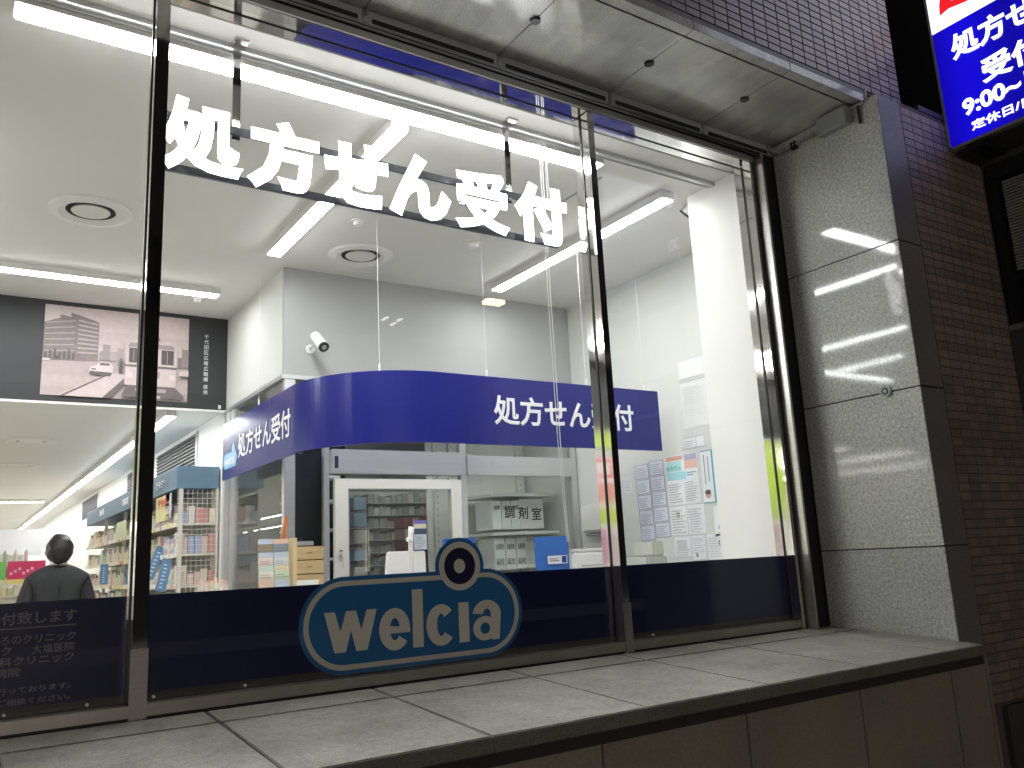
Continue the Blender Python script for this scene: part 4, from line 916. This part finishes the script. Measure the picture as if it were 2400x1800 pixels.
# lime column with posters, mirrored in the steel mullions
lcx = thing('lime_column', 'lime green clad column with posters and leaflets, mirrored in the steel mullions', 'column', (-1, 4.0, ZF))
bx('column', M['wall'], lcx, -1.54, -.27, 3.99, 4.4, ZF, ZL-.002)
bx('lime_board', M['lime'], lcx, -1.56, -.25, 3.955, 3.985, 1.80, 2.745)
sheet('poster', (-1.12, 3.95, 1.95), FR, .45, .62, [(0, .86, 1, 1, (.16, .15, .42)), (.1, .88, .9, .96, (.6, .62, .5)), (.1, .5, .9, .82, (.72, .2, .2)), (.1, .1, .9, .42, (.72, .28, .26)), (.2, .55, .8, .76, (.75, .6, .6))], lcx, base=(.76, .66, .66))
sheet('poster', (-1.42, 3.95, 1.35), FR, .95, .44, [(.04+.24*i, .08, .22+.24*i, .9, c_) for i, c_ in enumerate([(.72, .45, .5), (.75, .72, .7), (.62, .3, .5), (.7, .5, .4)])]+lines(.06, .2, .9, .8, 5, (.45, .3, .3)), lcx, base=(.74, .70, .68))

# ================================================================== MAN IN A SUIT
def skin(name, pts, edges_, m, parent, sub=2, root=0):
    me = bpy.data.meshes.new(name); me.from_pydata([p[0] for p in pts], edges_, []); o = link(name, me, parent)
    sm = o.modifiers.new('s', 'SKIN'); sm.use_smooth_shade = True
    for i, p in enumerate(pts):
        r_ = p[1] if isinstance(p[1], tuple) else (p[1], p[1]); me.skin_vertices[0].data[i].radius = r_
    me.skin_vertices[0].data[root].use_root = True
    s2 = o.modifiers.new('d', 'SUBSURF'); s2.levels = sub; s2.render_levels = sub
    dg = bpy.context.evaluated_depsgraph_get(); dg.update()
    nm = bpy.data.meshes.new_from_object(o.evaluated_get(dg)); nm.name = name; o.modifiers.clear(); o.data = nm
    nm.materials.clear(); nm.materials.append(m); return o
mx, my = .735, 4.8
man = thing('person', 'man in charcoal suit seen from behind standing in the shop', 'person', (mx, my, ZF))
def Pm(x, y, z): return (mx+x, my+y, ZF+z)
head = (.0, -.01)
pts = [(Pm(0, 0, .92), (.15, .10)), (Pm(0, 0, 1.12), (.14, .10)), (Pm(0, 0, 1.32), (.17, .11)), (Pm(0, .0, 1.40), (.10, .06)), (Pm(.0, .01, 1.49), .050), (Pm(.0, .015, 1.56), .058), (Pm(.0, .02, 1.63), .078), (Pm(0, .015, 1.68), .06),
       (Pm(-.16, 0, 1.37), .040), (Pm(-.235, .0, 1.12), .043), (Pm(-.225, .06, .88), .032), (Pm(-.22, .08, .80), .026),
       (Pm(.16, 0, 1.37), .040), (Pm(.235, .0, 1.12), .043), (Pm(.225, .06, .88), .032), (Pm(.22, .08, .80), .026),
       (Pm(-.09, 0, .84), .088), (Pm(-.095, .01, .48), .058), (Pm(-.10, -.01, .09), .04), (Pm(-.10, .12, .04), .035),
       (Pm(.09, 0, .84), .088), (Pm(.095, .01, .48), .058), (Pm(.10, -.01, .09), .04), (Pm(.10, .12, .04), .035)]
ed = [(0, 1), (1, 2), (2, 3), (3, 4), (4, 5), (5, 6), (6, 7), (3, 8), (8, 9), (9, 10), (10, 11), (3, 12), (12, 13), (13, 14), (14, 15), (0, 16), (16, 17), (17, 18), (18, 19), (0, 20), (20, 21), (21, 22), (22, 23)]
for s_ in (-1, 1):
    base_ = 11 if s_ < 0 else 15
    for j, (dy, l) in enumerate(((.028, .075), (.010, .085), (-.009, .080), (-.026, .065))):
        n0 = len(pts); pts.append((Pm(s_*.22, .08+dy, .755), .009)); pts.append((Pm(s_*.215, .085+dy, .755-l*.55), .008)); pts.append((Pm(s_*.20, .09+dy, .755-l), .0065)); ed += [(base_, n0), (n0, n0+1), (n0+1, n0+2)]
    n0 = len(pts); pts.append((Pm(s_*.20, .115, .775), .010)); pts.append((Pm(s_*.19, .13, .735), .0085)); ed += [(base_, n0), (n0, n0+1)]
skin('body', pts, ed, M['skin'], man, 1)
jk = [(Pm(0, 0, .80), (.185, .125)), (Pm(0, 0, 1.0), (.168, .118)), (Pm(0, 0, 1.18), (.172, .118)), (Pm(0, 0, 1.33), (.195, .12)), (Pm(0, 0, 1.43), (.150, .088)), (Pm(0, .005, 1.53), (.072, .074)),
      (Pm(-.175, 0, 1.385), (.066, .066)), (Pm(-.245, .0, 1.13), .058), (Pm(-.235, .05, .90), .046), (Pm(.175, 0, 1.385), (.066, .066)), (Pm(.245, .0, 1.13), .058), (Pm(.235, .05, .90), .046)]
skin('jacket', jk, [(0, 1), (1, 2), (2, 3), (3, 4), (4, 5), (4, 6), (6, 7), (7, 8), (4, 9), (9, 10), (10, 11)], M['suit'], man, 2)
skin('trousers', [(Pm(0, 0, .86), (.16, .12)), (Pm(-.09, 0, .78), .10), (Pm(-.097, .01, .48), .078), (Pm(-.10, -.005, .09), .065), (Pm(.09, 0, .78), .10), (Pm(.097, .01, .48), .078), (Pm(.10, -.005, .09), .065)],
     [(0, 1), (1, 2), (2, 3), (0, 4), (4, 5), (5, 6)], M['suit'], man, 2)
bx('back_seam', M['blackp'], man, mx-.0015, mx+.0015, my-.124, my-.118, ZF+.95, ZF+1.36)
bm_ = MB(); bm_.tube([Pm(.066*math.sin(t_), .006-.068*math.cos(t_), 1.500-.006*abs(t_)) for t_ in [k*.25-1.5 for k in range(13)]], .011, 8); bm_.build('jacket_collar', M['suit'], man, smooth=True)
b = MB(); b.tube([Pm(0, .006, 1.50), Pm(0, .010, 1.548)], [.064, .060], 18); b.build('shirt_collar', M['shirt'], man, smooth=True)
bm = bmesh.new(); bmesh.ops.create_icosphere(bm, subdivisions=4, radius=1)
for v in bm.verts:
    n_ = v.co.copy(); w_ = .003*math.sin(n_.x*7+n_.z*4)+.003*math.sin(n_.z*9+n_.y*6)
    v.co = Vector((n_.x*(.094+w_), n_.y*(.108+w_)-.006, n_.z*(.124+w_)+(0 if n_.z > -.5 else .01)))
    if n_.y > .3: v.co.y *= 1-.45*min(1, (n_.y-.3)/.5)*min(1, max(0, .6-n_.z))     # open at the face
me = bpy.data.meshes.new('hair'); bm.to_mesh(me); bm.free(); me.materials.append(M['hair']); me.polygons.foreach_set('use_smooth', [True]*len(me.polygons))
o = link('hair', me, man, Pm(0, -.004, 1.618))
for s_ in (-1, 1):
    b = MB(); b.tube([Pm(s_*.083, .01, 1.575), Pm(s_*.090, .006, 1.60), Pm(s_*.086, .008, 1.625)], [.006, .012, .008], 8); b.build('ear', M['skin'], man, smooth=True)
    bx('shoe', M['blackp'], man, mx+s_*.10-.045, mx+s_*.10+.045, my-.07, my+.20, ZF, ZF+.07, bevel=.02)

# ================================================================== ACROSS THE STREET (seen mirrored in the glass and steel; fill panels unseen)
ob = thing('office_building', 'dark office block across the street mirrored faintly in the shop glass', 'building', (6, -20, 0))
cw = M['citywall']
bx('wall', cw, ob, -30, 70, -20.4, -20, 3.2, 8.3); bx('wall', cw, ob, -30, 70, -20.4, -20, 10.4, 20)
bx('wall', cw, ob, -30, 4, -20.4, -20, 8.301, 10.399); bx('wall', cw, ob, 24, 70, -20.4, -20, 8.301, 10.399)
bx('wall', cw, ob, -.6, 70, -20.4, -20, -.1, 3.199); bx('wall', cw, ob, -30, -12, -20.4, -20, -.1, 3.199)
bx('room_back', cw, ob, 4, 24, -40.2, -40, 8.3, 10.4); bx('room_ceiling', cw, ob, 4, 24, -40, -20.4, 10.2, 10.4); bx('room_floor', cw, ob, 4, 24, -40, -20.4, 8.3, 8.4)
for r in range(3):
    for c in range(12):
        if r != 1 or not 3 < -16+c*5.2 < 22: bx('window', M['cityglass'], ob, -16+c*5.2, -12.4+c*5.2, -19.99, -19.95, 4+r*4.6, 6.2+r*4.6)
for p0, p1 in (((899, 750), (911, 742)), ((919, 762), (931, 756)), ((935, 752), (948, 747)), ((888, 830), (896, 826)), ((902, 823), (915, 817)), ((920, 834), (933, 828)), ((937, 826), (950, 820)), ((954, 818), (978, 807)), ((957, 837), (976, 828))):
    a = at(*p0, 2, 10.1); b_ = at(*p1, 2, 10.1); y0, y1 = sorted((-a.y, -b_.y))
    bx('ceiling_lamp', M['citylit'], ob, a.x-.06, a.x+.06, y0, y1, 10.1, 10.14)
sf = thing('lit_shopfront', 'brightly lit shopfront across the street whose light reaches the facade', 'shop', (-6, -20.2, 0))  # unseen glowing panels added to light pillar, soffit and cladding
for k in range(6): bx('display_window', M['shopglow'], sf, -11.9+k*1.9, -10.1+k*1.9, -20.1, -20.05, .5, 2.8)
bx('frame', M['dark_steel'], sf, -12, -.6, -20.3, -20.11, 0, 3.19)
sl = thing('street_lamp', 'warm street lamp across the road mirrored in the shop glass', 'street lamp', (10.5, -9, 0))
p = at(1165, 708, 1, 9.0)
b = MB(); b.tube([(p.x+.4, -9.8, -.1), (p.x+.4, -9.8, p.z)], [.09, .05], 10); b.build('pole', M['dark_steel'], sl)
b = MB(); b.tube([(p.x+.4, -9.8, p.z), (p.x, -9, p.z+.08)], .035, 8); b.build('arm', M['dark_steel'], sl)
bx('lamp_head', M['warm'], sl, p.x-.17, p.x+.17, -9.1, -8.9, p.z, p.z+.06)
